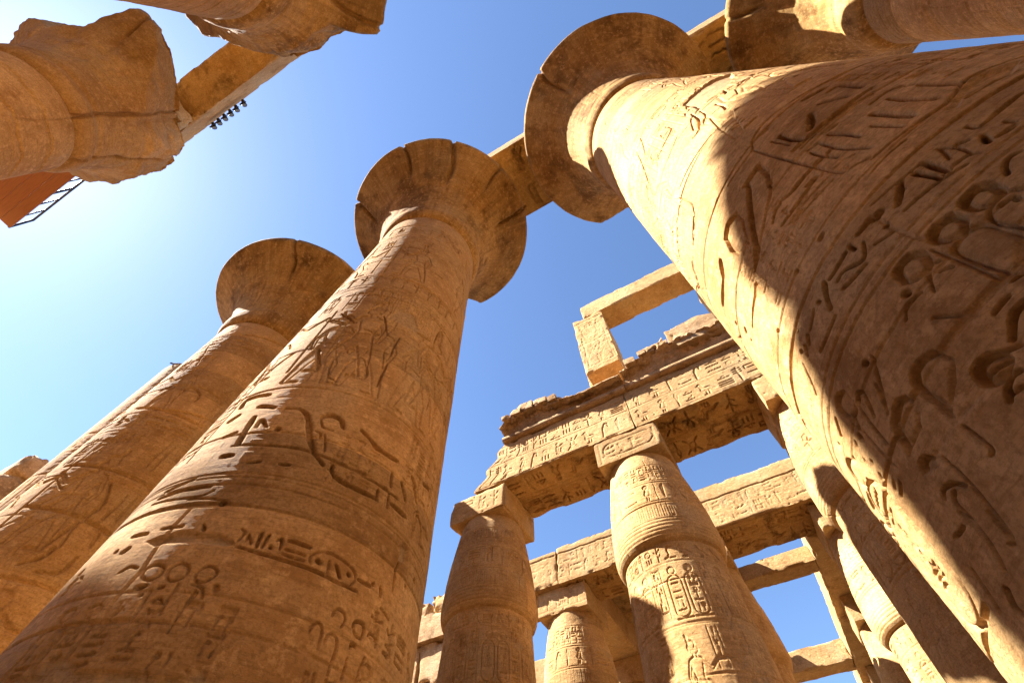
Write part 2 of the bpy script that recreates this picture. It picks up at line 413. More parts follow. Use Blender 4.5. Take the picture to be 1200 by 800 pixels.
def bell(name, mat, parent, prof, rim=None, cracks=(), seed=0, nph=360, rough=.02, chips=.03, jag=0., neck=None):
    """open flower capital: prof = [(z, r)], rim = [(phi, largest radius)], cracks = [(phi, width, from r)]"""
    ph = np.linspace(0, 2*math.pi, nph, endpoint=False)
    t = np.linspace(0, 1, 110); L = np.cumsum([0]+[math.hypot(b[0]-a[0], b[1]-a[1]) for a, b in zip(prof, prof[1:])]); L = L/L[-1]
    z = np.interp(t, L, [p[0] for p in prof]); r = np.interp(t, L, [p[1] for p in prof])
    Z, PH = np.meshgrid(z, ph, indexing='ij'); Rr = np.repeat(r[:, None], nph, 1)
    P = np.stack([np.cos(PH)*Rr+seed*5.3, np.sin(PH)*Rr, Z], -1).reshape(-1, 3)
    nz = fbm3(P, .9, 5, seed).reshape(Rr.shape); n2 = fbm3(P, 3.5, 4, seed+3).reshape(Rr.shape)
    body = np.clip(Rr/1.2, 0, 1)
    rdg = (np.abs(fbm3(P, 1.2, 5, seed+8.))*2).reshape(Rr.shape)
    Rr = Rr + body*(nz*rough + n2*rough*.5) - body*jag*np.clip(rdg-.12, 0, 1)*np.clip((Z-16.8)/1.0, 0, 1)
    pet = np.abs(np.sin(PH*14+.3*nz)); Rr = Rr - .012*np.clip((pet-.93)*14, 0, 1)*np.clip((Z-17.3)*3, 0, 1)*(1-np.clip((Z-19.3)*5, 0, 1))
    if neck:
        Rr = Rr - .10*np.clip(1.6-np.abs(Z-neck-.05*nz)/.10, 0, 1)
    for zj in (17.02, 17.62, 18.5):
        Rr = Rr - .05*np.clip(1-np.abs(Z-zj-.03*nz)/.035, 0, 1)*np.clip(n2*2+.4, 0, 1)
    Z = Z + nz*rough*.6*body
    lim = np.full(nph, 9.0)
    if rim:
        a = np.array(sorted(rim)); d = np.degrees(ph)
        lim = np.interp(d, np.concatenate([a[:, 0]-360, a[:, 0], a[:, 0]+360]), np.tile(a[:, 1], 3))
    edge = 3.4-chips*np.clip(fbm1(np.degrees(ph)*.06, 1.0, seed+.5, 4)-.05, 0, 1)*4
    lim = np.minimum(lim+.0*lim, edge+.06)
    L2 = lim[None, :]+n2*.05+(nz*.12+jag*(.35-rdg))*(lim[None, :] < 3.3)
    Rr = np.where(Rr > L2, L2, Rr)
    for c, w_, rr in cracks:
        dphi = np.abs((np.degrees(PH)-c-3.0*nz-1.5*np.sin(Rr*3+c)+180) % 360-180)*np.radians(1)*Rr
        g = np.clip(1.35-dphi/(w_*1.1), 0, 1)*np.clip((Rr-rr)*3, 0, 1)
        Z = Z + g*.16*(Z < 19.9); Rr = Rr - g*.12
    V = np.concatenate([polar(Rr, PH), Z[..., None]], -1).reshape(-1, 3)
    F = grid_faces(len(t), nph, True)
    cs = np.array(sorted(c[0] for c in cracks)) if cracks else np.array([0.])
    kz = np.searchsorted(cs, (np.degrees(PH)-2*nz) % 360)
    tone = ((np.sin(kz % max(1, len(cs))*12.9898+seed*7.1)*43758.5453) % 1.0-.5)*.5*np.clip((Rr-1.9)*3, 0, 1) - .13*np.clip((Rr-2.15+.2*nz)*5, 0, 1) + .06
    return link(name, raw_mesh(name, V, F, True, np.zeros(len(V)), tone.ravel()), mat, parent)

FACE_ORDER = ('front', 'back', 'bottom', 'top', 'left', 'right')
def box_mesh(sx, sy, sz, step, seed=0, chip=.05, rough=.012, faces=None, warp=None):
    """stone block, origin at the middle of its underside. faces: {'front'|'bottom'|'left'|'right'|'back': fn(Relief)}"""
    def ax(s_): 
        n = max(2, int(round(s_/step))+1); return np.linspace(0, 1, n)
    X, Y, Z = ax(sx), ax(sy), ax(sz); VV = []; FF = []; base = 0; MM = []
    spec = {'front': (X, Z, 0), 'back': (X, Z, 1), 'bottom': (X, Y, 0), 'top': (X, Y, 1), 'left': (Y, Z, 0), 'right': (Y, Z, 1)}
    for nm, (a, b, side) in spec.items():
        B, A = np.meshgrid(b, a, indexing='ij'); O = np.full(A.shape, float(side))
        if nm in ('front', 'back'): P = np.stack([A*sx, O*sy, B*sz], -1); nrm = np.array([0, 1-2*side, 0]); uv = (A*sx, B*sz); dims = (sx, sz)
        elif nm in ('bottom', 'top'): P = np.stack([A*sx, B*sy, O*sz], -1); nrm = np.array([0, 0, 1-2*side]); uv = (A*sx, B*sy); dims = (sx, sy)
        else: P = np.stack([O*sx, A*sy, B*sz], -1); nrm = np.array([1-2*side, 0, 0]); uv = (A*sy, B*sz); dims = (sy, sz)
        D = np.zeros(A.shape)
        if faces and nm in faces:
            r = Relief(0, dims[0], 0, dims[1], min(step, .02)); faces[nm](r)
            mg = np.minimum(np.minimum(uv[0], dims[0]-uv[0]), np.minimum(uv[1], dims[1]-uv[1]))
            D = -r.sample(uv[0], uv[1])*np.clip(mg/.04, 0, 1)
        q = P.reshape(-1, 3)
        size = np.array([sx, sy, sz]); half = size/2
        loc = q-half; dist = np.sort(half-np.abs(loc), axis=1)
        e = dist[:, 1]                                             # distance to the nearest edge
        Q = q+np.array([seed*2.7, seed*1.3, seed*.7])
        c = np.clip(fbm3(Q, 1.3, 5, seed)+.08, 0, 1)*chip*3.2 + chip*.10
        fall = np.clip(1-e/(chip*2.6+.02), 0, 1)**1.5
        sgn = np.sign(loc)*np.clip(1-(half-np.abs(loc))/(chip*3+.02), 0, 1)
        q = q - sgn*(c*fall)[:, None]
        nv = np.stack([fbm3(Q, 1.1, 4, 1.0+k*7) for k in range(3)], -1)
        q = q + nv*rough
        q = q + nrm*D.reshape(-1, 1)
        q = q - np.array([sx/2, sy/2, 0])
        if warp is not None: q = warp(q)
        f = grid_faces(len(b), len(a))
        if nm in ('back', 'left', 'bottom'): f = f[:, ::-1]
        VV.append(q); FF.append(f+base); base += len(q)
    box_mesh.count = [len(f) for f in FF]
    return np.concatenate(VV), np.concatenate(FF)
def block(name, x0, x1, y0, y1, z0, z1, mat, step=.05, parent=None, seed=None, label=None, cat='stone block', group=None, under=None, **k):
    block.n += 1
    V, F = box_mesh(x1-x0, y1-y0, z1-z0, step, block.n if seed is None else seed, **k)
    o = link(name, raw_mesh(name, V, F, True, np.zeros(len(V))), mat, parent)
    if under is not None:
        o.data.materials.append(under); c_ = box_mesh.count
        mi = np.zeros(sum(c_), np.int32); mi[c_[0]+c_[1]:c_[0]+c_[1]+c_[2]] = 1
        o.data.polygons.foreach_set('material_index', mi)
    o.location = ((x0+x1)/2, (y0+y1)/2, z0)
    if parent is not None: o.location = Vector(o.location)-parent.location
    if label: tag(o, label, cat, group)
    return o
block.n = 0
CARVED_A='''0.0212 47.2,6.54 59.4,6.52 62,6.65 68.3,6.75 76.9,6.72 84.9,6.65 90.7,6.57 99.9,6.62
0.0171 60,6.53 59.7,6.01 59.8,5.43 60.2,5.09 62.4,5.02 65,4.95
0.0557 84.8,5.82 62.8,5.86
0.0274 83.1,5.72 63.7,5.78
0.0571 74.2,6.15 69.3,5.92
0.0629 79.7,6.53 85.2,6.47
0.0502 83.1,6.32 86.3,6.3 85.2,5.95
0.0389 78.1,6.2 81.4,5.94
0.0475 65.9,6.26 66,5.89
0.0415 65.4,6.6 67.4,6.59
0.0192 63.9,6.31 64,5.97
0.0356 69.5,5.67 71.8,5.64
0.0255 68.6,5.61 69.3,5.24
0.044 63.6,5.68 65.9,5.63
0.0254 63.1,5.62 63.5,5.25
0.0249 66,5.61 67.1,5.03
0.0421 54.3,5.46 64.7,5.41
0.0328 55.1,5.33 57.5,5.31
0.0637 101.3,6.27
0.0557 98.9,5.42
0.0422 80.6,5.44 80.5,5.2 81.1,4.99
0.0268 78.8,5.55 84.3,5.55 86.2,5.39
0.0426 85.8,5.36 85.8,5
0.0497 75.6,5.4 75.9,4.99
0.0243 72.3,5.26 73.1,4.97
0.0243 64.6,4.93 78.5,4.88 81.4,4.91 88.8,5.03 95.9,4.95
0.0318 81.5,4.79 89.9,4.76
0.0226 61.8,4.82 69.9,4.82
0.0366 74.3,4.52 74.5,4.44 78.6,4.46 81.6,4.48 82.9,4.48
0.0484 73.1,4.27 75,4.26
0.0281 76,4.34 76.1,4.28
0.0486 72.8,4.36 71.6,4.28
0.0423 70.5,4.44 71.4,4.41
0.0211 69.1,4.52 67.4,4.38
0.021 69,4.53 69.8,4.42 69,4.28
0.0485 65.8,4.51 65.2,4.31
0.0483 63.5,4.5 63.7,4.32
0.0204 63.7,4.32 68.5,4.3 69.5,4.24
0.0324 70.7,4.06 69.2,4.08 67.7,4.05 66.4,3.99
0.0383 59.8,4.02 60.3,4.06 62.2,4.08 63.9,4.07 64.8,4.01
0.0188 64.8,4.01 64.2,3.93 62.5,3.91 60.8,3.92 59.8,3.96 59.8,4.02
0.0378 53.2,3.99 53.7,4.05 55.8,4.08 58.4,4.05
0.0186 58.4,4.05 58.5,3.97 57.3,3.92 55.8,3.91 53.9,3.95 53.2,3.99
0.0378 45.4,3.98 46.1,4.06 47.7,4.1 50.1,4.08
0.0186 50.1,4.08 51.4,4.01 50.6,3.94 49.1,3.91 47,3.92 45.4,3.98
0.0243 64.8,3.85 63.8,3.9 61,3.9 59.7,3.87 59,3.81 59.3,3.67
0.0367 61.6,3.87 63.2,3.85 62.9,3.82
0.0237 58.3,3.64 58.5,3.8 57.6,3.89 54.6,3.9 53.1,3.87 52.7,3.77 52.8,3.64 53.2,3.54
0.0118 52.1,3.98 52,3.75 51.8,3.56
0.0337 52.3,3.52 53.8,3.51
0.0615 44.2,3.93 44,3.92
0.0242 46.5,3.79 48,3.87 49.7,3.91 51,3.89
0.018 49.5,3.85 51,3.8
0.0486 57.1,4.41 61.5,4.54
0.0303 56.7,4.33 61.5,4.31 67,4.25
0.0142 55.7,4.59 65.9,4.52
0.0623 53.2,4.48 55.2,4.49
0.0404 52.8,4.36 53.4,4.37
0.02 49.3,4.34 52.5,4.28
0.0579 49.3,6.22 56.1,6.22
0.028 56.1,6.22 55.5,6.02 52.8,5.84
0.0535 49.2,6.14 43.9,5.9 38.6,5.67 34.3,5.48 29.6,5.44
0.0217 51.8,5.76 43.9,5.59 36.7,5.49
0.0541 52.5,5.84 52.3,5.83
0.0577 32.1,6.16 36.4,6.2 41,6.12
0.0181 40.1,5.97 35.3,5.68
0.0338 49.4,5.52 52.8,5.45 61.2,5.44
0.0253 43.7,5.45 46.6,5.5 48.7,5.49
0.0327 44.4,5.31 50.7,5.29 57.7,5.29
0.016 46.1,5.23 58.4,5.17
0.0119 46.1,5.18 58.4,5.1
0.0455 36.7,4.87 36.5,4.87
0.0419 39.5,4.51 45.6,4.51
0.0415 47,4.52 46.9,4.46
0.0341 39.8,4.43 42.4,4.43 45.9,4.34 48.7,4.43
0.0403 39.4,4.35 45.4,4.3
0.0627 49.8,4.52 53.2,4.52
0.0491 37.9,4.54 35.6,4.45
0.0255 27.2,5.38 23.4,5.31
0.0258 27.2,5.35 22.7,5.33 12.9,5.33
0.0397 19.9,4.88 19.7,4.88
0.0372 24.5,4.62 24.3,4.62
0.0445 20.5,4.53 20.3,4.52
0.0552 8.6,5.52 7.9,5.51
0.0434 25.4,4.49 23.9,4.45
0.0438 22.6,4.49 21.2,4.44
0.0258 17.9,4.48 13.5,4.28
0.0418 37.7,4.53 34.2,4.37
0.0143 31.9,4.52 27,4.48
0.0311 33.7,4.3 24.8,4.31
0.0495 33.8,4.51 33.8,4.5
0.0272 7,5.4
0.0309 19.6,4.05 17.1,4.06 15.7,4.01 15.8,3.93
0.0322 21.9,3.72 23.1,3.78 24.1,3.86 22.9,3.89 21.6,3.86
0.0574 29.5,3.92 29.4,3.92
0.0186 27.7,3.79 25.3,3.67
0.035 38.7,3.58 36.3,3.62 33.9,3.62 32.3,3.57 31.9,3.47
0.0227 31.9,3.47 32.1,3.32
0.0383 38.5,3.29 39,3.35 40.2,3.38 42.1,3.37 43.4,3.33
0.0162 43.4,3.33 43.4,3.28 41.5,3.25 39.7,3.25 38.5,3.29
0.0372 38.6,3.17 39.8,3.21 41.5,3.23 42.6,3.22
0.0264 41.5,3.17 39.8,3.18
0.038 39.1,3.32 42.8,3.3
0.0323 43.5,3.33 45.4,3.29
0.0242 40.5,3.82 42.3,3.87 45.5,3.85
0.0115 43,3.7 46.2,3.53
0.0222 47.4,3.47 50.3,3.48
0.0436 45.5,3.33 48.2,3.4 50.4,3.41
0.0302 24.9,3.6 27.8,3.62 29.6,3.58
0.0187 31.7,3.89 24.7,3.64
0.0305 23.5,3.59 26.8,3.62
0.0274 23.5,3.59 21.1,3.43
0.0201 15.5,3.86 16.7,3.9 18.9,3.87
0.0332 17.5,3.86 16.4,3.8
0.0129 16.8,3.77 16.4,3.48
0.0317 19.9,3.72 19,3.58
0.0194 21.5,3.88 19.9,3.72
0.0424 12.8,4.04 9.6,3.98
0.0364 6.1,4.01
0.0548 11.8,3.84 11.3,3.82
0.0424 6.7,3.85
0.0419 5.1,3.71
0.0343 6.5,3.66 6.4,3.65
0.0272 10.2,3.74 10,3.72
0.0333 11.8,3.68 11.6,3.66
0.0398 10.7,3.6 10.3,3.58
0.0322 13.1,3.49 11.2,3.47
0.0382 14,3.44 11.3,3.42
0.0331 7.6,3.46
0.0395 7.8,3.42
0.0196 25.6,3.31 23.6,2.87
0.0191 32,3.26 31.9,3.12 30.9,3.1
0.0346 19.6,3.18 20.8,3.2 22.8,3.18 24.4,3.12
0.0285 22.4,3.15 20.9,3.13 20.6,3.05 20.3,2.96
0.0295 20.5,3.32 21.3,3.36 23.2,3.35 24.1,3.31
0.0293 15.1,3.07 18.4,3.05
0.0456 15.6,2.8 14.1,2.75 14.3,2.72
0.0192 23.8,2.99 22.9,2.86 22.1,2.87
0.0198 19.9,3.09 20.1,2.95 18.2,2.83
0.0178 12.9,2.95 10.6,2.79
0.036 69.1,9 67.1,8.57 61.8,8.24 58.5,8.25
0.024 65.2,8.25 70,8.5 71.4,8.8
0.024 49.8,10.78 42.6,10.01
0.024 41.5,10.71 26.3,9.08
0.024 56.4,10.8 49.8,10.78
0.03 43.3,9.24 58.7,9.3 60.7,9.62
0.018 45.6,8.76 57.3,8.86
0.024 37.3,7.85 48.7,7.8 61.7,7.74
0.036 75.8,8.51 73.6,8.02
0.036 84.7,8.82 82.3,8.59
0.0594 18.9,6.04 7.9,6.1
0.0684 24.1,6.17 19.8,6.05
0.0256 27,5.36 20.5,5.32
0.0233 34.2,7.76 34.4,7.21 22.9,7.02
0.024 30.4,8.57 20,8.63
0.036 6.1,7.85 -4.3,8.02
0.018 24.5,7.87 8.9,7.96
0.0291 7.2,6.95 -0.9,7.08
0.024 64.3,7.66 70,7.59
0.0238 63.6,7.51 70.3,7.46
0.0234 64.3,7.4 70.1,7.35
0.0231 65.3,7.31 69.9,7.25'''
CARVED_B='''0.0517 99,4.37 104.1,4.36
0.0401 108.4,4.39 111.4,4.4
0.0396 112,4.39 114.3,4.4
0.0482 120.3,4.41 121.4,4.36
0.0994 120.9,4.67 121.4,4.67
0.0204 109.1,4.72 119.6,4.7
0.0539 94.8,4.85 102.9,4.88 113.3,4.88
0.0441 95.3,4.94 104.6,5.03
0.0211 93.8,4.79 110.9,4.75 115.7,4.82
0.0217 96,4.67
0.0818 100.4,4.2 101.4,4.23
0.052 97.1,4.23
0.0235 113.7,3.92 113.7,3.98 115.7,4.01 117.9,3.99 118.5,3.93 117.3,3.88 115.4,3.88 113.7,3.92
0.0229 120.5,3.9 119.8,3.97 121.9,4.02 124.1,4 125,3.93 123.9,3.88 122,3.87 120.5,3.9
0.027 127.9,3.89 127.2,3.95 128.7,4.01 131.2,4 132,3.95 130.9,3.89 129,3.87 127.9,3.89
0.0292 106.1,3.97 108,4.01 110.7,3.99
0.0557 114.9,3.81 116.7,3.83
0.0367 117.2,3.75 117.5,3.75
0.0456 120.2,3.81 121.3,3.82
0.0269 121.3,3.7 122.4,3.73 123.6,3.69
0.0222 132.1,3.75 130.7,3.83 127.8,3.85
0.0178 125.1,3.6 124.6,3.84
0.0176 129,3.66 129.6,3.8
0.0181 119.5,3.53 118.8,3.79
0.0131 129.4,3.48 130.3,3.79
0.0411 132.8,4.22 138.6,4.2 144.4,4.19 151.3,4.19 155.4,4.19 162.2,4.18 170.2,4.19
0.028 132.4,4.27 132.8,4.37 131.4,4.4
0.0278 134.3,4.29 134.2,4.35 136.1,4.27
0.0462 137.9,4.25 137.2,4.39
0.0369 139.3,4.26 139.6,4.39
0.0458 141.3,4.28 141.6,4.27
0.0368 142.1,4.35 143.4,4.38 144,4.28
0.0462 145.3,4.38 151.7,4.38
0.0275 145.4,4.29 151.4,4.29
0.0273 145.3,4.24 151.4,4.24
0.0232 153.8,4.24 152.8,4.29 154.3,4.36 158.3,4.4 164,4.38 167.6,4.34 168.5,4.27 167,4.18
0.0734 155.2,4.29 155.9,4.28
0.0561 165.6,4.3 166,4.29
0.0184 158.6,4.33 159.3,4.2
0.0463 161.1,4.32 163.3,4.23
0.0621 147.6,5.38 148.8,5.27 154.6,5.21 167.6,5.23
0.0321 147,5.43 169,5.42 176.4,5.43
0.0315 167.6,5.23 166.8,5.35
0.054 173.9,5.3 182.7,5.31
0.0319 172.8,5.22 171.9,5.4
0.0537 169.7,5.44 170.2,5.43
0.0558 176.6,5.68 180.6,5.5
0.0753 181.5,5.9 184.9,5.83 187.6,5.65
0.06 190,6.02 196.5,6.08 198.8,5.93
0.0457 190.8,5.51 195,5.41 195.8,5.21
0.033 170.8,5.7 171.8,5.51
0.0356 184.1,4.73 184.5,4.43
0.0523 191.2,4.61 191.3,4.6
0.0544 196.7,4.79 196.8,4.78
0.0428 169.5,4.3 174.4,4.31
0.0579 175.1,4.35 175.5,4.35
0.039 178.6,4.37 179.5,4.29
0.0292 180.7,4.2 185.8,4.16
0.027 165,3.9 165.5,3.96 167.7,3.97 169.2,3.92 168.6,3.85
0.0414 172.3,3.9 172.7,3.95 174.9,3.97 176.4,3.93 176.3,3.85
0.0183 176.3,3.85 173.9,3.85 172.3,3.9
0.0423 178.5,3.91 179.6,3.95 182.2,3.94 182.3,3.87
0.0436 186.7,3.95 189.3,3.95 189.7,3.89 186.2,3.88
0.0453 173.3,3.74 173.7,3.78 175,3.77
0.0266 173.3,3.66 173.1,3.5
0.0273 179.2,3.74 178.2,3.54
0.0175 160.3,3.71 160.4,3.76 162,3.8 163.5,3.76 163.8,3.62
0.0176 165.1,3.68 165.7,3.76 168,3.76 169,3.68 168.7,3.48
0.0474 178.4,4.08 178.8,4.08
0.0419 191.2,4.61 191.8,4.61
0.0411 119.7,6.15 125.1,6.16
0.078 125.1,6.16 129.9,6.05 135.5,5.68 140.2,5.45
0.0523 140.2,5.45 144.3,5.34
0.0739 135.2,6.06 138.5,6.14 143.1,6.1 144.9,5.99
0.0224 135.2,6.06 137.8,5.9 142,5.88
0.0274 136.1,5.81 138.5,5.78 138.6,5.72
0.0216 139.7,5.79 142.7,5.53
0.0786 121.8,5.77 122.4,5.76
0.0323 109.5,5.49 124.8,5.48 135.8,5.48 146.8,5.45 160.6,5.45
0.0678 152.3,6.06 156.9,5.99 159.9,5.93 164.3,5.91 171.6,5.93
0.0369 120.2,5.21 124,5.23
0.0362 130.7,5.22 134.1,5.23
0.0661 108.7,5.33 112.3,5.33
0.084 96.2,6.34 95.6,6.53 107.5,6.5
0.084 107.3,6.24 114.3,6.18
0.072 96.3,6.06 99.4,6.15
0.072 121.5,7.08 114.2,7.68
0.0694 111.2,5.51 109,6.02
0.054 90.1,6.97 94.3,7.38 101.3,7.69
0.036 137.5,9.02 141.8,8.69 141.5,8.42
0.036 130.8,8.41 140.2,8.34
0.06 161,8.99 170.6,9.07
0.036 174.7,8.94 176.7,9.72
0.054 112,8.95 124.2,8.58
0.036 151.5,8.49 150.9,7.89
0.036 151.1,7.68 150.8,7.01
0.03 125.3,7.38 128.1,6.93 133.3,6.84
0.024 133.8,7.45 139.1,7.53 144.4,7.14 139.1,7.01
0.024 180.9,7.29 181.4,7.72 176.8,7.79
0.0461 113.5,5.8 113.4,5.93 117.7,5.79
0.0587 101.7,5.7 105.9,5.75'''
PATCH_A='''0.018 38.5,3.3 38.5,3.27 36.3,3.27 34.8,3.27 32.8,3.27 31.4,3.28 29.6,3.27 26.6,3.26 21,3.26 20.2,3.31 26,3.3 29.1,3.31 31.8,3.32 34,3.33 35.8,3.32 37.4,3.31
0.05 73.3,9.8 93.5,10.07 105.9,10.07 99.1,9.41 87.4,8.95 79.8,9.05 71.3,8.86 72.9,9.27
0.045 77.8,4.82 79.1,4.75 82,4.81 89.3,4.76 91.9,4.81 95,4.92 88.8,5.03 81.4,4.91'''
PATCH_B='''0.05 106.6,4.27 110,4.32 117.3,4.34 122.5,4.32 127.1,4.33 130.6,4.29 133.2,4.22 129.4,4.2 122.3,4.21 115.3,4.2 110.4,4.2
0.06 184.5,5.03 189.4,5.01 189.9,4.8 183.7,4.76
0.03 139.4,9.06 144.1,9.47 154.5,9.56 161.3,9.14 159.9,8.96 149.1,8.94
0.035 97,3.22 105.8,3.22 105.6,3.31 112.2,3.31 115.7,3.24 125.1,3.21 131.6,3.23 137.2,3.23 139.4,3.31 141.9,3.31 144,3.23 138.8,3.04 116.5,3'''
CARVED_C='''0.06 104.9,9.05 140.7,9.01 173.7,8.96
0.072 113.5,7.9 150,7.82 171.8,7.75
0.06 147.3,8.73 154.1,8.22 151.6,7.8 146.4,7.12
0.048 164.8,7.79 167.2,7.4
0.072 141.1,6.5 166.6,6.55 171.6,6.51
0.048 153.2,6.7 164,6.82 165.3,7.15
0.048 143,6.74 150.8,6.96 151.6,7.18
0.036 162.7,8.59 161.1,7.94
0.036 168.6,8.61 168.9,7.91
0.036 111.1,8.66 123.9,8.36 127.4,8.61 134.8,9
0.048 125.8,11.03 166.1,11.31 184.5,11.47
0.048 131.6,11.44 134.6,12.11 147.3,11.96 148.5,11.67
0.036 138.4,12.24 167.2,12.1
0.06 106.9,11.14 140.2,11.05 168.9,11.02
0.048 127,15.17 164.5,15.49 207,16.03
0.036 141.7,8.07 135.3,7.72 127.4,7.29
0.036 150,7.95 153.8,7.21
0.06 157.7,5.98 166.2,5.83 171.9,5.87
0.036 159.7,10.15 158.1,9.32
0.036 164.1,10.13 162.6,9.29'''
SUNK_A='''0.06 59.8,4.02 60.3,4.06 62.2,4.08 63.9,4.07 64.8,4.01 64.2,3.93 62.5,3.91 60.8,3.92 59.8,3.96
0.06 53.2,3.99 53.7,4.05 55.8,4.08 58.4,4.05 58.5,3.97 57.3,3.92 55.8,3.91 53.9,3.95
0.05 45.4,3.98 46.1,4.06 47.7,4.1 50.1,4.08 51.4,4.01 50.6,3.94 49.1,3.91 47,3.92
0.055 38.5,3.29 39,3.35 40.2,3.38 42.1,3.37 43.4,3.33 43.4,3.28 41.5,3.25 39.7,3.25
0.03 53.6,3.51 53.2,3.54 52.8,3.64 52.7,3.77 53.1,3.87 54.6,3.9 57.6,3.89 58.5,3.8 58.3,3.65
0.05 31.6,6.15 36.4,6.2 41,6.12 40.6,5.91 36.5,5.72 30.6,5.77 29.6,5.96
0.05 48.8,6.13 49.7,6.24 56.1,6.22 55.1,6 51.8,5.76 43.9,5.59 36.7,5.49 29.8,5.42 37.4,5.63
0.04 15.3,4 17.1,4.06 19.6,4.05 21.4,4 21,3.9 19.3,3.85 15.9,3.9
0.04 34,3.62 36.6,3.62 38.7,3.58 39.3,3.48 36.5,3.4 32.3,3.33 31.9,3.47 32.3,3.57
0.04 25,3.6 27.8,3.62 29.6,3.58 29.6,3.49 27.3,3.43 21.4,3.43 22.7,3.56
0.04 74.2,6.15 72.2,5.95 69.1,5.91 71.3,6.07
0.04 20.7,3.33 21.3,3.36 23.2,3.35 24.6,3.31 23.7,3.27 21.3,3.29'''

# ------------------------------------------------------------------ materials
def ramp(nt, stops):
    n = nt.nodes.new('ShaderNodeValToRGB'); cr = n.color_ramp
    while len(cr.elements) < len(stops): cr.elements.new(.5)
    for e, (p, c) in zip(cr.elements, stops): e.position = p; e.color = (*c, 1)
    return n
def nnoise(nt, vec, scale, detail=5, rough=.6, stretch=None):
    n = nt.nodes.new('ShaderNodeTexNoise'); n.inputs['Scale'].default_value = scale
    n.inputs['Detail'].default_value = detail; n.inputs['Roughness'].default_value = rough
    if stretch:
        m = nt.nodes.new('ShaderNodeMapping'); m.inputs['Scale'].default_value = stretch
        nt.links.new(vec, m.inputs[0]); nt.links.new(m.outputs[0], n.inputs['Vector'])
    else: nt.links.new(vec, n.inputs['Vector'])
    return n
def mixc(nt, fac, a, b, mode='MIX'):
    n = nt.nodes.new('ShaderNodeMix'); n.data_type = 'RGBA'; n.blend_type = mode
    for i, v in ((0, fac), (6, a), (7, b)):
        if isinstance(v, (int, float)): n.inputs[i].default_value = v
        elif isinstance(v, tuple): n.inputs[i].default_value = (*v, 1)
        else: nt.links.new(v, n.inputs[i])
    return n.outputs[2]
def mrange(nt, v, a, b, c=0., d=1.):
    n = nt.nodes.new('ShaderNodeMapRange'); n.inputs[1].default_value = a; n.inputs[2].default_value = b
    n.inputs[3].default_value = c; n.inputs[4].default_value = d; nt.links.new(v, n.inputs[0]); return n.outputs[0]
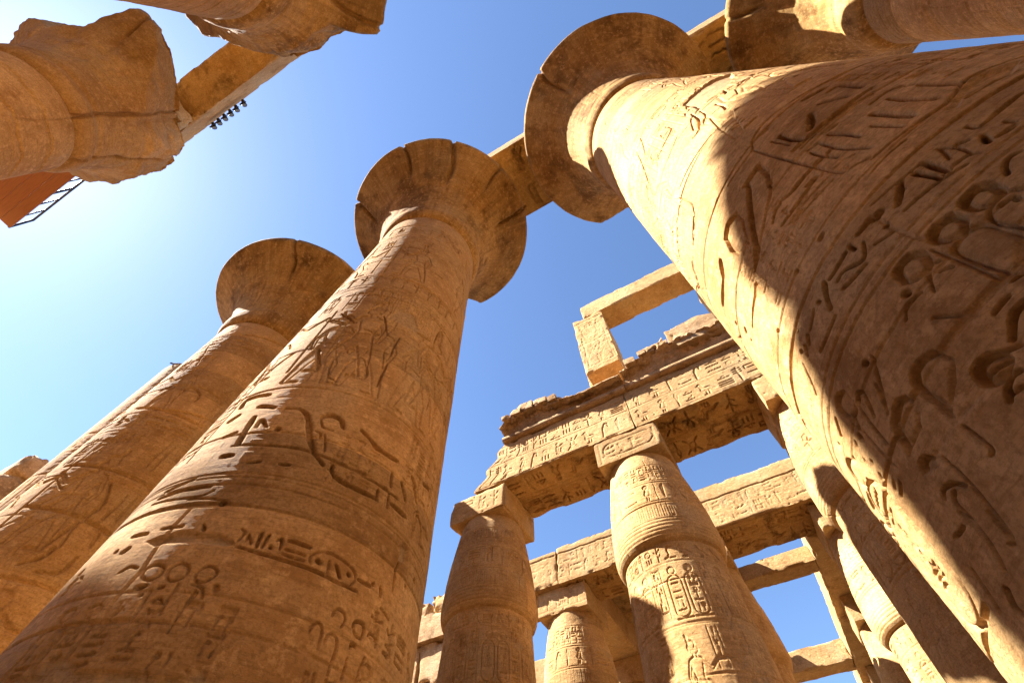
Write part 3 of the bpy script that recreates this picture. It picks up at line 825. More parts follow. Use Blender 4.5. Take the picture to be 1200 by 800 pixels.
def stone(name, dark, mid, light, patina=None, patina_amt=.5, bump=.5, streak=0.0, radial=None, mortar=(.46, .31, .165)):
    m = bpy.data.materials.new(name); m.use_nodes = True; nt = m.node_tree
    b = nt.nodes['Principled BSDF']; b.inputs['Roughness'].default_value = .92
    b.inputs['Specular IOR Level'].default_value = .12
    tc = nt.nodes.new('ShaderNodeTexCoord'); oi = nt.nodes.new('ShaderNodeObjectInfo')
    ad = nt.nodes.new('ShaderNodeVectorMath'); ad.operation = 'ADD'
    mu = nt.nodes.new('ShaderNodeMath'); mu.operation = 'MULTIPLY'; mu.inputs[1].default_value = 37.
    nt.links.new(oi.outputs['Random'], mu.inputs[0]); nt.links.new(tc.outputs['Object'], ad.inputs[0]); nt.links.new(mu.outputs[0], ad.inputs[1])
    v = ad.outputs[0]
    n1 = nnoise(nt, v, .55, 6, .62); n2 = nnoise(nt, v, 3.2, 6, .65); n3 = nnoise(nt, v, 26, 4, .7)
    n4 = nnoise(nt, v, 1.6, 6, .6, (.35, .35, 2.4))
    r1 = ramp(nt, [(.34, dark), (.5, mid), (.66, light)]); nt.links.new(n1.outputs['Fac'], r1.inputs[0])
    c = r1.outputs[0]
    c = mixc(nt, mrange(nt, n4.outputs['Fac'], .45, .68, 0, .45), c, light)
    c = mixc(nt, mrange(nt, n2.outputs['Fac'], .48, .72, 0, .5), c, dark)
    if patina:
        n5 = nnoise(nt, v, .9, 7, .68); n6 = nnoise(nt, v, 5, 5, .7)
        f = mrange(nt, n5.outputs['Fac'], .62-patina_amt*.34, .74-patina_amt*.3)
        f2 = nt.nodes.new('ShaderNodeMath'); f2.operation = 'MULTIPLY'; nt.links.new(f, f2.inputs[0])
        nt.links.new(mrange(nt, n6.outputs['Fac'], .3, .62, .55, 1.), f2.inputs[1])
        c = mixc(nt, f2.outputs[0], c, patina)
    if radial:
        sx = nt.nodes.new('ShaderNodeSeparateXYZ'); nt.links.new(tc.outputs['Object'], sx.inputs[0])
        an = nt.nodes.new('ShaderNodeMath'); an.operation = 'ARCTAN2'; nt.links.new(sx.outputs[1], an.inputs[0]); nt.links.new(sx.outputs[0], an.inputs[1])
        cb = nt.nodes.new('ShaderNodeCombineXYZ'); nt.links.new(an.outputs[0], cb.inputs[0]); nt.links.new(sx.outputs[2], cb.inputs[1]); nt.links.new(oi.outputs['Random'], cb.inputs[2])
        n8 = nnoise(nt, cb.outputs[0], 1., 6, .7, (14, .35, 9)); n9 = nnoise(nt, v, .8, 3, .5)
        fm = nt.nodes.new('ShaderNodeMath'); fm.operation = 'MULTIPLY'; nt.links.new(mrange(nt, n8.outputs['Fac'], .42, .66, 0, .75), fm.inputs[0]); nt.links.new(mrange(nt, n9.outputs['Fac'], .3, .6, .3, 1.), fm.inputs[1])
        c = mixc(nt, fm.outputs[0], c, radial)
    if streak:
        n7 = nnoise(nt, v, 2.2, 5, .6, (2.2, 2.2, .16))
        c = mixc(nt, mrange(nt, n7.outputs['Fac'], .55, .75, 0, streak), c, tuple(x*.6 for x in dark))
    ng = nnoise(nt, v, .75, 5, .65, (1, 1, .6)); c = mixc(nt, mrange(nt, ng.outputs['Fac'], .52, .68, 0, .5), c, tuple(.30*light[0]/.52+.0*x for x in light) if False else (light[0]*.78, light[1]*.92, light[2]*1.15))
    at = nt.nodes.new('ShaderNodeAttribute'); at.attribute_name = 'mortar'
    c = mixc(nt, at.outputs['Fac'], c, mixc(nt, mrange(nt, n2.outputs['Fac'], .3, .7), mortar, tuple(x*.85 for x in mortar)))
    c = mixc(nt, mrange(nt, n3.outputs['Fac'], .45, .64, .0, .6), c, tuple(x*.5 for x in mid))
    na = nnoise(nt, v, 7.5, 8, .75); c = mixc(nt, mrange(nt, na.outputs['Fac'], .52, .62, 0, .5), c, tuple(min(1, x*1.25) for x in light))
    nq = nnoise(nt, v, 5., 6, .7, (.5, .5, 6.)); c = mixc(nt, mrange(nt, nq.outputs['Fac'], .52, .64, 0, .42), c, tuple(x*.62 for x in dark))
    hs = nt.nodes.new('ShaderNodeHueSaturation'); nt.links.new(c, hs.inputs['Color'])
    tn = nt.nodes.new('ShaderNodeAttribute'); tn.attribute_name = 'tone'
    tm = nt.nodes.new('ShaderNodeMath'); tm.operation = 'ADD'; nt.links.new(mrange(nt, oi.outputs['Random'], 0, 1, .86, 1.08), tm.inputs[0]); nt.links.new(tn.outputs['Fac'], tm.inputs[1])
    nt.links.new(tm.outputs[0], hs.inputs['Value'])
    nt.links.new(hs.outputs[0], b.inputs['Base Color'])
    bp = nt.nodes.new('ShaderNodeBump'); bp.inputs['Strength'].default_value = bump; bp.inputs['Distance'].default_value = .05
    b2 = nt.nodes.new('ShaderNodeBump'); b2.inputs['Strength'].default_value = bump*.8; b2.inputs['Distance'].default_value = .014
    nb = nnoise(nt, v, 7, 9, .75, (1, 1, 1.7)); nc = nnoise(nt, v, 45, 4, .7)
    nt.links.new(nb.outputs['Fac'], bp.inputs['Height']); nt.links.new(nc.outputs['Fac'], b2.inputs['Height'])
    nt.links.new(bp.outputs[0], b2.inputs['Normal']); nt.links.new(b2.outputs[0], b.inputs['Normal'])
    return m
def plain(name, col, rough=.6, metal=0., scale=20, var=.25):
    m = bpy.data.materials.new(name); m.use_nodes = True; nt = m.node_tree; b = nt.nodes['Principled BSDF']
    tc = nt.nodes.new('ShaderNodeTexCoord'); n = nnoise(nt, tc.outputs['Object'], scale, 4)
    nt.links.new(mixc(nt, mrange(nt, n.outputs['Fac'], .3, .7), tuple(x*(1-var) for x in col), tuple(min(1, x*(1+var)) for x in col)), b.inputs['Base Color'])
    b.inputs['Roughness'].default_value = rough; b.inputs['Metallic'].default_value = metal
    return m
SHAFT = stone('sandstone_shaft', (.33, .175, .062), (.455, .262, .102), (.53, .335, .150), patina=(.26, .125, .038), patina_amt=.22, bump=.55)
CAP = stone('sandstone_capital', (.36, .185, .05), (.47, .265, .085), (.54, .335, .13), patina=(.12, .054, .013), patina_amt=.42, bump=.35, radial=(.13, .06, .016))
BEAM = stone('sandstone_beam', (.35, .195, .078), (.46, .28, .118), (.53, .35, .165), patina=(.22, .115, .038), patina_amt=.2, bump=.6)
BUD = stone('sandstone_bud', (.34, .185, .068), (.46, .27, .108), (.53, .34, .155), patina=(.25, .125, .04), patina_amt=.25, bump=.55)
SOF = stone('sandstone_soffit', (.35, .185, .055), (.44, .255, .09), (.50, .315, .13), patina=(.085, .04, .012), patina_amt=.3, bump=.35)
RUIN = stone('sandstone_broken', (.33, .19, .085), (.47, .29, .14), (.56, .37, .2), patina=(.2, .11, .045), patina_amt=.45, bump=.9)
SAND = stone('sand', (.13, .078, .036), (.17, .102, .048), (.21, .13, .065), bump=.5)
IRON = plain('black_iron', (.025, .024, .028), .5, .4)
LAMP = plain('lamp_housing', (.03, .024, .02), .45, .3)
GLASS = plain('lamp_glass', (.10, .10, .11), .15, 0)
FEATH = plain('grey_feathers', (.035, .04, .06), .7, 0, 40, .4)
def wood():
    m = bpy.data.materials.new('stained_wood'); m.use_nodes = True; nt = m.node_tree; b = nt.nodes['Principled BSDF']
    tc = nt.nodes.new('ShaderNodeTexCoord'); n = nnoise(nt, tc.outputs['Object'], 6, 6, .6, (.25, 5, 5))
    nt.links.new(mixc(nt, mrange(nt, n.outputs['Fac'], .3, .7), (.22, .068, .014), (.34, .115, .025)), b.inputs['Base Color']); b.inputs['Roughness'].default_value = .6
    return m
WOOD = wood()

# ------------------------------------------------------------------ ground
n = 60; t = np.linspace(-1, 1, n); g = np.sign(t)*np.abs(t)**2.2*900
GX, GY = np.meshgrid(g, g); P = np.stack([GX.ravel(), GY.ravel(), 0*GX.ravel()], -1)
P[:, 2] = fbm3(P, .11, 3, 2.0)*.05
go = link('ground', raw_mesh('ground', P, grid_faces(n, n), True, np.zeros(len(P))), SAND); go['kind'] = 'structure'

# ------------------------------------------------------------------ the great open-flower columns
PROF = [(0, 1.62), (.35, 1.72), (.9, 1.82), (2.5, 1.80), (4.1, 1.76), (9.2, 1.64), (13, 1.556), (15.75, 1.53), (16.05, 1.52), (16.12, 1.46), (16.4, 1.46)]
BELL = [(16.0, 1.30), (16.12, 1.50), (16.22, 1.60), (16.42, 1.67), (16.75, 1.69), (16.95, 1.66), (17.3, 1.70), (17.8, 1.83), (18.3, 2.05), (18.75, 2.38), (19.1, 2.72), (19.4, 3.05), (19.58, 3.27), (19.64, 3.38), (19.72, 3.41), (19.88, 3.41), (19.95, 3.37), (19.96, 2.4), (19.96, .02)]
U = lambda d: math.radians(d)*RREF
def parse(txt):
    o_ = []
    for ln in txt.strip().split('\n'):
        w_, *ps = ln.split(); o_.append((float(w_), [tuple(map(float, p.split(','))) for p in ps]))
    return o_
def carve(r, txt, patches, wf=.7):
    for w_, ps in parse(txt):
        f_ = wf*float(np.interp(np.mean([q[1] for q in ps]), [3., 4.4, 5.5], [.58, .68, 1.])); r.chisel([(U(a), z) for a, z in ps], max(w_*f_, r.res*1.9), min(.085, .02+w_*1.25), int(ps[0][0]*10+ps[0][1]*100))
    for d, ps in (parse(patches) if len(patches) > 20 else ()): r.poly([(U(a), z) for a, z in ps], d*.8)
def rings(r, zs, d=.012, w_=.02):
    for z in zs: r.line([(r.u0, z), (r.u1, z)], w_, d)
def registers(r, seed, lo=0., hi=15.6, d=.03, a0=0, a1=360, figs=True):
    """bands of signs, cartouche friezes and offering scenes round a shaft"""
    rng = random.Random(seed); u0, u1 = U(a0), U(a1)
    rings(r, [z for z in (4.95, 5.1, 6.75, 6.85, 10.2, 10.35, 13.9, 14.1, 14.3, 15.0) if lo < z < hi])
    for z0, z1 in ((10.42, 10.9), (14.4, 14.9)):
        if lo < z0 and z1 < hi: row(r, u0, u1, z0, z1, d*.8, rng)
    if figs:
        for zb, H in ((6.95, 3.0), (11.0, 2.6)):
            if not (lo < zb+1 and zb+H < hi): continue
            x = u0+rng.uniform(.2, .6); f = 1
            while x < u1-.7:
                figure(r, x, zb+.05, H*.82, f, d*1.2, rng.randrange(3))
                column_text(r, x+.42*f+(.0 if f > 0 else -.22), x+.42*f+.22+(.0 if f > 0 else -.22), zb+H*.72, zb+H, d*.7, rng)
                for k in range(3): column_text(r, x-.35+.2*k-.1, x-.35+.2*k+.08, zb+H*.93, zb+H*1.07, d*.7, rng, False)
                x += rng.uniform(1.25, 1.6); f = -f
def great_column(x, y, label, a, b, step, zst, rel=None, seed=0, rim=None, cracks=(), cap=True, abacus=True, top=None, chips=.03, capmat=None, jag=0., neck=None):
    t_ = thing('papyrus_column', (x, y, 0), label, 'column', 'great open-flower columns of the nave')
    drum('base', SHAFT, t_, [(0, 2.35), (.1, 2.42), (.42, 2.42), (.5, 2.36)], fine_phi(0, 10, 5, 5), np.linspace(0, .5, 12), None, seed, .03)
    prof = PROF if top is None else [(z, np.interp(z, [p[0] for p in PROF], [p[1] for p in PROF])) for z in (0.3, 4, 9, 13, top)] if top < 16 else [(z, r_) for z, r_ in PROF[:8]]+[(top, 1.50)]
    zs = np.concatenate([np.arange(.3, zst[0][0], .25), fine_z(zst)])
    drum('shaft', SHAFT, t_, prof, fine_phi(a, b, step, 4), zs, rel, seed, .010)
    if cap:
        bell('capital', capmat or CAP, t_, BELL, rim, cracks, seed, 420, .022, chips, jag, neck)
    if abacus:
        block('abacus', x-1.45, x+1.45, y-1.42, y+1.42, 19.95, 20.9, BEAM, .1, t_, seed=seed+3, chip=.06)
    return t_

# A - the near column at the right
r = Relief(U(-40), U(320), .3, 16.6, .0065)
registers(r, 11, 6.9, 15.6, .020, -30, 130)
rngA = random.Random(4)
for k in range(9):                                   # friezes of small signs high on the sunlit drum
    column_text(r, U(-20)+k*.42, U(-20)+k*.42+.3, 9.0, 10.1, .02, rngA)
for a_ in (-12, 2, 116): cartouche(r, U(a_), 3.3, .17, .42, .03, rngA)
row(r, U(88), U(130), 2.95, 3.3, .03, rngA)
r.weather(3, .007, [z for z in JO], .08, 60, 26)
for d_, ps in parse(SUNK_A): r.sunkpoly([(U(a_), z) for a_, z in ps], d_*1.15, .04)
carve(r, CARVED_A, PATCH_A, .78)
rngA = random.Random(9)
for (a_, z, w_, h_) in ((71, 3.72, .34, .30), (63.5, 3.62, .30, .3), (78, 3.5, .3, .34), (86, 3.62, .3, .3), (56.5, 3.05, .3, .3), (94, 3.4, .3, .3), (102, 3.6, .3, .3)):
    row(r, U(a_)-w_/2, U(a_)+w_, z-h_/2, z+h_/2, .02, rngA)
rings(r, [4.12, 4.2, 3.86, 4.86], .012, .02)
for k in range(5): column_text(r, U(88)+k*.2, U(88)+k*.2+.15, 5.2, 6.5, .018, rngA, False)
for k in range(4): column_text(r, U(26)+k*.19, U(26)+k*.19+.13, 4.9, 5.7, .014, rngA, False)
row(r, U(40), U(66), 5.05, 5.3, .014, rngA); row(r, U(-18), U(6), 4.3, 4.75, .02, rngA); row(r, U(-18), U(8), 3.5, 3.8, .025, rngA)
for a_ in (-6, 10, 92): figure(r, U(a_), 6.95, 2.1, 1, .02, 0)
great_column(2.64, 3.16, 'huge near column whose flank is split between bright sun and deep brown shadow', -22, 124, .21, [(2.3, .0068), (5.5, .010), (8, .016), (11, .028), (16.4, .05)], r, 1,
             [(0, 9), (270, 9), (279, 2.72), (290, 2.66), (306, 3.42), (314, 9)], [(59, .05, 2.2)], chips=.02)

# B - the near column left of the middle
r = Relief(U(0), U(360), .3, 16.6, .008)
registers(r, 23, 6.9, 15.6, .042, 72, 225)
r.weather(45, .006, JO, .06, 40, 22)
carve(r, CARVED_B, PATCH_B, .74)
rngB = random.Random(6)
for a_ in (100, 107.5, 181, 190): cartouche(r, U(a_), 3.25, .10, .32, .028, rngB)
for k in range(4): column_text(r, U(112)+k*.24, U(112)+k*.24+.15, 3.0, 3.72, .022, rngB, False)
for k in range(5): column_text(r, U(162)+k*.17, U(162)+k*.17+.12, 2.7, 3.45, .026, rngB, False)
row(r, U(176), U(225), 3.86, 4.17, .035, rngB); row(r, U(76), U(98), 3.9, 4.2, .035, rngB)
column_text(r, U(76), U(84), 5.4, 7.4, .04, rngB); column_text(r, U(84), U(92), 5.4, 7.6, .045, rngB)
row(r, U(185), U(225), 5.1, 5.6, .04, rngB)
rings(r, [5.05, 5.0, 4.9, 4.62, 3.78], .010, .016)
for a_, k in ((143, 0), (168, 1), (196, 2), (118, 1)): figure(r, U(a_), 6.72, 2.2, 1 if k else -1, .035, k)
for k in range(6): column_text(r, U(128)+k*.22, U(128)+k*.22+.16, 9.0, 10.1, .022, rngB)
for k in range(5): column_text(r, U(176)+k*.2, U(176)+k*.2+.15, 5.7, 6.6, .022, rngB, False)
for k in range(3): column_text(r, U(146)+k*.18, U(146)+k*.18+.13, 5.15, 5.9, .018, rngB, False)
great_column(-4.98, 3.16, 'towering column left of the middle, its round capital open against blue sky', 68, 228, .29, [(2.2, .0095), (7.0, .015), (11, .026), (16.4, .05)], r, 2,
             [(0, 9), (268, 9), (274, 3.36), (279, 2.80), (288, 3.1), (297, 9)], [(99.7, .06, 2.3), (132, .07, 2.0), (48, .06, 2.2), (195, .05, 2.2), (165, .03, 2.5)], abacus=False)

# C - the column behind it at the left
r = Relief(U(0), U(360), .3, 16.6, .014)
registers(r, 31, 6.8, 15.6, .055, 70, 260)
rngC = random.Random(15)
for a_ in (95, 150, 205): figure(r, U(a_), 3.0, 3.4, 1 if a_ < 180 else -1, .045, 1)
r.weather(8, .010, JO, .10, 30, 24)
carve(r, CARVED_C, '.0 1,1 2,2', 1.0)
great_column(-12.45, 3.16, 'left column with orange glowing shade, partly hidden behind the middle column', 66, 262, .6, [(2.5, .025), (16.4, .05)], r, 4, None, [(133, .06, 2.1)], abacus=False)

# the ones farther left in the row
r = Relief(U(0), U(360), .3, 20.2, .02); registers(r, 41, 2, 15.6, .02, 60, 200); r.weather(12, .012, JO, .2, 10)
great_column(-19.9, 3.72, 'bare shaft without capital, only its sunlit edge showing at far left', 60, 250, .9, [(2.5, .05), (20.0, .08)], r, 5, None, (), False, False, 20.02)

block('ruined_wall', -29.5, -26.2, 1.9, 4.6, 0, 16.4, RUIN, .16, label='lower courses of the broken square masonry at the far left edge', cat='ruined wall', group='far masonry at the left edge', chip=.14, rough=.05)
block('ruined_wall', -29.3, -26.35, 2.1, 4.5, 16.42, 17.75, RUIN, .1, label='top course of the broken square masonry at the far left edge', cat='ruined wall', group='far masonry at the left edge', chip=.12, rough=.05)

# H - the one whose capital fills the top right corner
r = Relief(U(-90), U(270), .3, 16.6, .014); rngH = random.Random(3)
rings(r, [11.2, 11.35, 12.4, 12.5, 12.6, 13.2, 13.9, 14.0, 14.1, 14.2, 15.0, 15.1, 15.2, 15.3, 15.5], .02, .03); registers(r, 51, 3, 12, .02, -60, 120)
r.weather(14, .008, JO, .06, 10, 14)
great_column(10.15, 2.97, 'column at the top right corner seen from below its bell capital', -70, 110, .6, [(2.5, .05), (11, .03), (16.4, .04)], r, 7, None, [(20, .05, 2.5)])

# the facing row
r = Relief(U(100), U(460), .3, 16.6, .014); r.weather(17, .012, [z*1.0 for z in JO]+[15.75], .12, 12, 12)
for z in (9.4, 11.4, 12.5, 13.4, 14.3, 15.2): r.line([(r.u0+i*.15, z+.05*math.sin(i*.9+z)+.03*math.sin(i*2.3)) for i in range(75)], .05, .05)
r.line([(U(215), 16.0), (U(214), 14.9), (U(208), 14.1), (U(203), 13.0)], .03, .03)
r.line([(r.u0, 16.15), (r.u1, 16.15)], .3, .06)
FR = [(97, 2.66), (101, 2.55), (112, 2.2), (138, 2.4), (150, 3.2), (156, 3.52), (163, 3.5), (169, 3.1), (187, 2.45), (199, 2.15), (222, 1.85), (244, 2.2), (257, 2.13), (283, 2.2), (302, 2.2), (310, 2.45), (327, 2.6), (334, 3.0), (347, 3.35), (20, 3.3), (60, 3.2)]
great_column(-12.45, -6.15, 'broken column at upper left with ragged capital and a groove round its neck', 110, 300, .6, [(2.5, .06), (10, .03), (16.4, .035)], r, 8, FR, [(214, .05, 1.2), (160, .04, 2.4), (262, .05, 1.4)], capmat=SHAFT, abacus=False, jag=.13, neck=16.75)
r = Relief(U(100), U(460), .3, 16.6, .014); rings(r, [12.8, 13.6, 14.5, 15.2, 15.6], .03, .035); r.weather(18, .01, JO, .1, 12, 12)
GR = [(200, 3.3), (218, 3.47), (224, 3.55), (232, 3.42), (237, 3.3), (247, 2.35), (259, 2.1), (300, 2.1), (328, 2.2), (347, 2.45), (358, 3.1), (14, 3.2), (60, 3.4), (150, 3.4)]
great_column(-4.98, -6.15, 'column at the top edge holding one end of the beam, its capital rim broken off', 130, 330, .6, [(2.5, .06), (10, .03), (16.4, .035)], r, 9, GR, [(232, .07, 2.0), (300, .05, 2.0)], abacus=False, jag=.08)
r = Relief(U(0), U(360), .3, 16.6, .03); r.weather(19, .012, JO, .1, 0)
great_column(-23.6, -6.6, 'column at the left edge that holds the far end of the wooden walkway', 100, 330, 1.5, [(2.5, .1), (16.4, .1)], r, 10, [(0, 2.2), (90, 2.2), (150, 2.0), (200, 2.1), (240, 2.1), (300, 2.2)], (), abacus=False)

# ------------------------------------------------------------------ beams on the great columns
def soffit(seed, cols=2, d=.07):
    def f(r):
        rng = random.Random(seed); L = r.u1; W = r.v1; h = W/cols
        for k in range(cols):
            y0 = k*h+.14*h; y1 = (k+1)*h-.14*h
            r.line([(.1, y0-.06*h), (L-.1, y0-.06*h)], .03, .02); r.line([(.1, y1+.06*h), (L-.1, y1+.06*h)], .03, .02)
            row(r, .15, L-.15, y0, y1, d, rng)
        r.weather(seed, .006, None, .02, 14)
    return f
def text_face(seed, lines=2, d=.028, top=.0, bottom=.05, spall=.06):
    def f(r):
        rng = random.Random(seed); L = r.u1; W = r.v1-top; h = (W-bottom)/lines
        for k in range(lines):
            y0 = bottom+k*h+.1*h; y1 = bottom+(k+1)*h-.1*h
            r.line([(.05, y0-.07*h), (L-.05, y0-.07*h)], .025, .015)
            row(r, .1, L-.1, y0, y1, d, rng)
        r.line([(.05, y1+.07*h), (L-.05, y1+.07*h)], .025, .015)
        r.weather(seed+1, .008, None, spall, 10)
    return f
def worn(seed, sp=.12):
    def f(r): r.weather(seed, .012, None, sp, 12)
    return f
gb = 'beams laid across the great columns'
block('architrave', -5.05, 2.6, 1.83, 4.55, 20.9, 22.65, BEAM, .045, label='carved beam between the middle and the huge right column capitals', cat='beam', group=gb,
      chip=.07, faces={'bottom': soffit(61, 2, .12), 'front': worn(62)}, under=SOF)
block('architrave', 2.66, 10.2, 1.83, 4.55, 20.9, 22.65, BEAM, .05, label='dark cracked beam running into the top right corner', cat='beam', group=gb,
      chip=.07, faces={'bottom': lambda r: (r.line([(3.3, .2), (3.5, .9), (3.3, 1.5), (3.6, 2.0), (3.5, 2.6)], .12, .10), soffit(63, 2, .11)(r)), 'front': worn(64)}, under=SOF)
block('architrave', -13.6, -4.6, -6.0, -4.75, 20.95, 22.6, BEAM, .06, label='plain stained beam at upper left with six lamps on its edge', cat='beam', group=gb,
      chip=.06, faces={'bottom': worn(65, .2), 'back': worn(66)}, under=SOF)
block('impost_block', -13.8, -10.95, -6.9, -4.72, 19.97, 20.92, BEAM, .08, label='square block on the broken column under the end of the upper left beam', cat='stone block', chip=.12, faces={'right': worn(67, .2)})

# ------------------------------------------------------------------ small bud columns of the side aisle
BUDP = [(0, 1.52), (.4, 1.60), (1.2, 1.76), (3, 1.78), (5, 1.75), (8, 1.635), (9, 1.59), (10.5, 1.525), (10.72, 1.52), (10.76, 1.60), (10.86, 1.67), (11.0, 1.715), (11.2, 1.735), (11.5, 1.72), (12.2, 1.665), (12.9, 1.58), (13.7, 1.45), (14.3, 1.34), (14.69, 1.26)]
def bud_relief(seed, res, a0, a1, d=.038):
    r = Relief(U(0), U(360), .3, 14.7, res); rng = random.Random(seed); u0, u1 = U(a0), U(a1)
    for z in (10.9, 11.02, 11.14, 11.26, 11.38): r.line([(u0, z), (u1, z)], .03, .016)
    x = u0
    while x < u1:                                    # upright leaves over the binding
        r.line([(x, 11.45), (x, 11.95)], .018, .010); r.line([(x+.07, 11.45), (x+.07, 11.8)], .018, .008); x += .15
    rings(r, [12.02, 12.1, 12.95, 13.05, 13.9, 8.25, 8.32, 10.05, 5.9, 6.0], .018, .025)
    row(r, u0, u1, 12.16, 12.9, d, rng)
    x = u0
    while x < u1: column_text(r, x, x+.26, 13.1, 13.85, d*.8, rng); x += .3
    row(r, u0, u1, 10.12, 10.62, d, rng)
    x = u0
    while x < u1:
        for k in range(2):
            cartouche(r, x+.25+.5*k, 9.05, .2, .58, d, rng)
        column_text(r, x+1.05, x+1.32, 8.4, 9.95, d, rng); x += 1.42
    x = u0+.4; f = 1
    while x < u1: figure(r, x, 6.05, 1.9, f, d*1.1, rng.randrange(3)); column_text(r, x+.5, x+.72, 7.2, 8.15, d*.8, rng); x += 1.3; f = -f
    row(r, u0, u1, 5.3, 5.8, d, rng)
    r.weather(seed, .008, [2.1, 3.3, 4.6, 5.85, 7.1, 8.3, 9.5, 10.7, 12.0, 13.2], .06, 30, 16)
    return r
def bud_column(x, y, label, seed, a=-5, b=200, res=.014, face=None, soft=False, chip=.05, step=.7):
    t_ = thing('bud_column', (x, y, 0), label, 'column', 'closed-bud columns of the side aisle')
    drum('base', SHAFT, t_, [(0, 2.0), (.1, 2.06), (.36, 2.06), (.42, 2.0)], fine_phi(0, 10, 6, 6), np.linspace(0, .42, 10), None, seed, .03)
    zst = [(4, .05), (7, .022), (14.69, .022)] if res < .03 else [(4, .1), (14.69, .06)]
    drum('shaft', BUD, t_, BUDP, fine_phi(a, b, step, 5), np.concatenate([np.arange(.3, 4, .3), fine_z(zst)]), bud_relief(seed, res, a, b), seed, .012)
    block('abacus', x-1.32, x+1.32, y-1.32, y+1.32, 14.69, 15.925, BEAM, .035 if res < .03 else .08, t_, seed=seed, chip=chip, faces={'front': face or text_face(seed, 1, .03, .1, .1), 'left': worn(seed), 'right': worn(seed+1)})
    return t_
def cart_face(r):
    rng = random.Random(77)
    cartouche(r, 1.36, .62, 1.02, .36, .035, rng)
    r.line([(.2, .1), (.2, 1.12)], .03, .02); r.weather(7, .006, None, .03, 6)
bud_column(-2.12, 14.15, 'carved bud column at the centre with a framed oval of signs on its block', 71, -12, 196, .012, cart_face, step=.55)
bud_column(-8.9, 14.15, 'shaded bud column left of centre with chipped block under the end of the beam', 72, 15, 225, .012, step=.6, chip=.045)
bud_column(4.27, 14.15, 'bright bud column half hidden by the huge right column', 73, -30, 170, .012, worn(5), step=.6)
bud_column(-8.8, 21.92, 'smaller bud column seen in the gap between the two front bud columns', 74, 10, 215, .02, text_face(74, 1, .025, .25, .2), step=.8)
bud_column(4.65, 21.95, 'second row bud column in the gap at lower right beside the open sky', 75, -30, 175, .016, worn(6), step=.7)
bud_column(-1.85, 21.92, 'second row bud column right behind the carved centre one', 76, 0, 200, .04, step=1.5)
for k, (x0, x1, z0, z1, lb) in enumerate(((-20.4, -17.3, 13.3, 15.28, 'upper left stone of the block wall beside the shaded bud column'), (-17.26, -15.1, 13.3, 15.28, 'upper right stone of the block wall beside the shaded bud column'), (-20.6, -15.0, 0, 13.27, 'lower courses of the block wall beside the shaded bud column'))):
    block('ruined_wall', x0, x1, 20.6, 22.7, z0, z1, RUIN, .07 if k < 2 else .2, label=lb, cat='ruined wall', group='block wall at the lower left', chip=.12, rough=.04)
for x, y, sd, lb in ((4.65, 29.7, 78, 'third row bud column at the far lower right'), (-8.8, 29.7, 79, 'third row bud column behind the left gap'), (4.65, 37.5, 80, 'fourth row bud column at the far lower right')):
    bud_column(x, y, lb, sd, 0, 200, .05, step=2)

# ------------------------------------------------------------------ front aisle beam, cornice and window wall
ga = 'beams of the side aisle'
def left_broken(q):
    q = q.copy(); f = np.clip((-q[:, 0]-.2)/3.3, 0, 1)
    q[:, 0] += f**1.5*(q[:, 2]*.62+.12*np.sin(q[:, 2]*7+q[:, 1]*2)); return q
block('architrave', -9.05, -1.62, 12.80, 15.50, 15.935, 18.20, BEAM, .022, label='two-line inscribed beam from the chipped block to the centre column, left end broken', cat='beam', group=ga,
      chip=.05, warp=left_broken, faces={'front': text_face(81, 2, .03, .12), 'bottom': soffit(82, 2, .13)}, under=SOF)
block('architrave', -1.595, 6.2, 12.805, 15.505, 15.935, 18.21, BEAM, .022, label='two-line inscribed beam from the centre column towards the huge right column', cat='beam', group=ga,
      chip=.04, faces={'front': text_face(83, 2, .03, .12), 'bottom': lambda r: (soffit(84, 2, .13)(r), r.poly([(2.2, 1.2), (3.6, 1.15), (4.4, 1.4), (3.4, 1.55), (2.4, 1.5)], .08, 0))}, under=SOF)
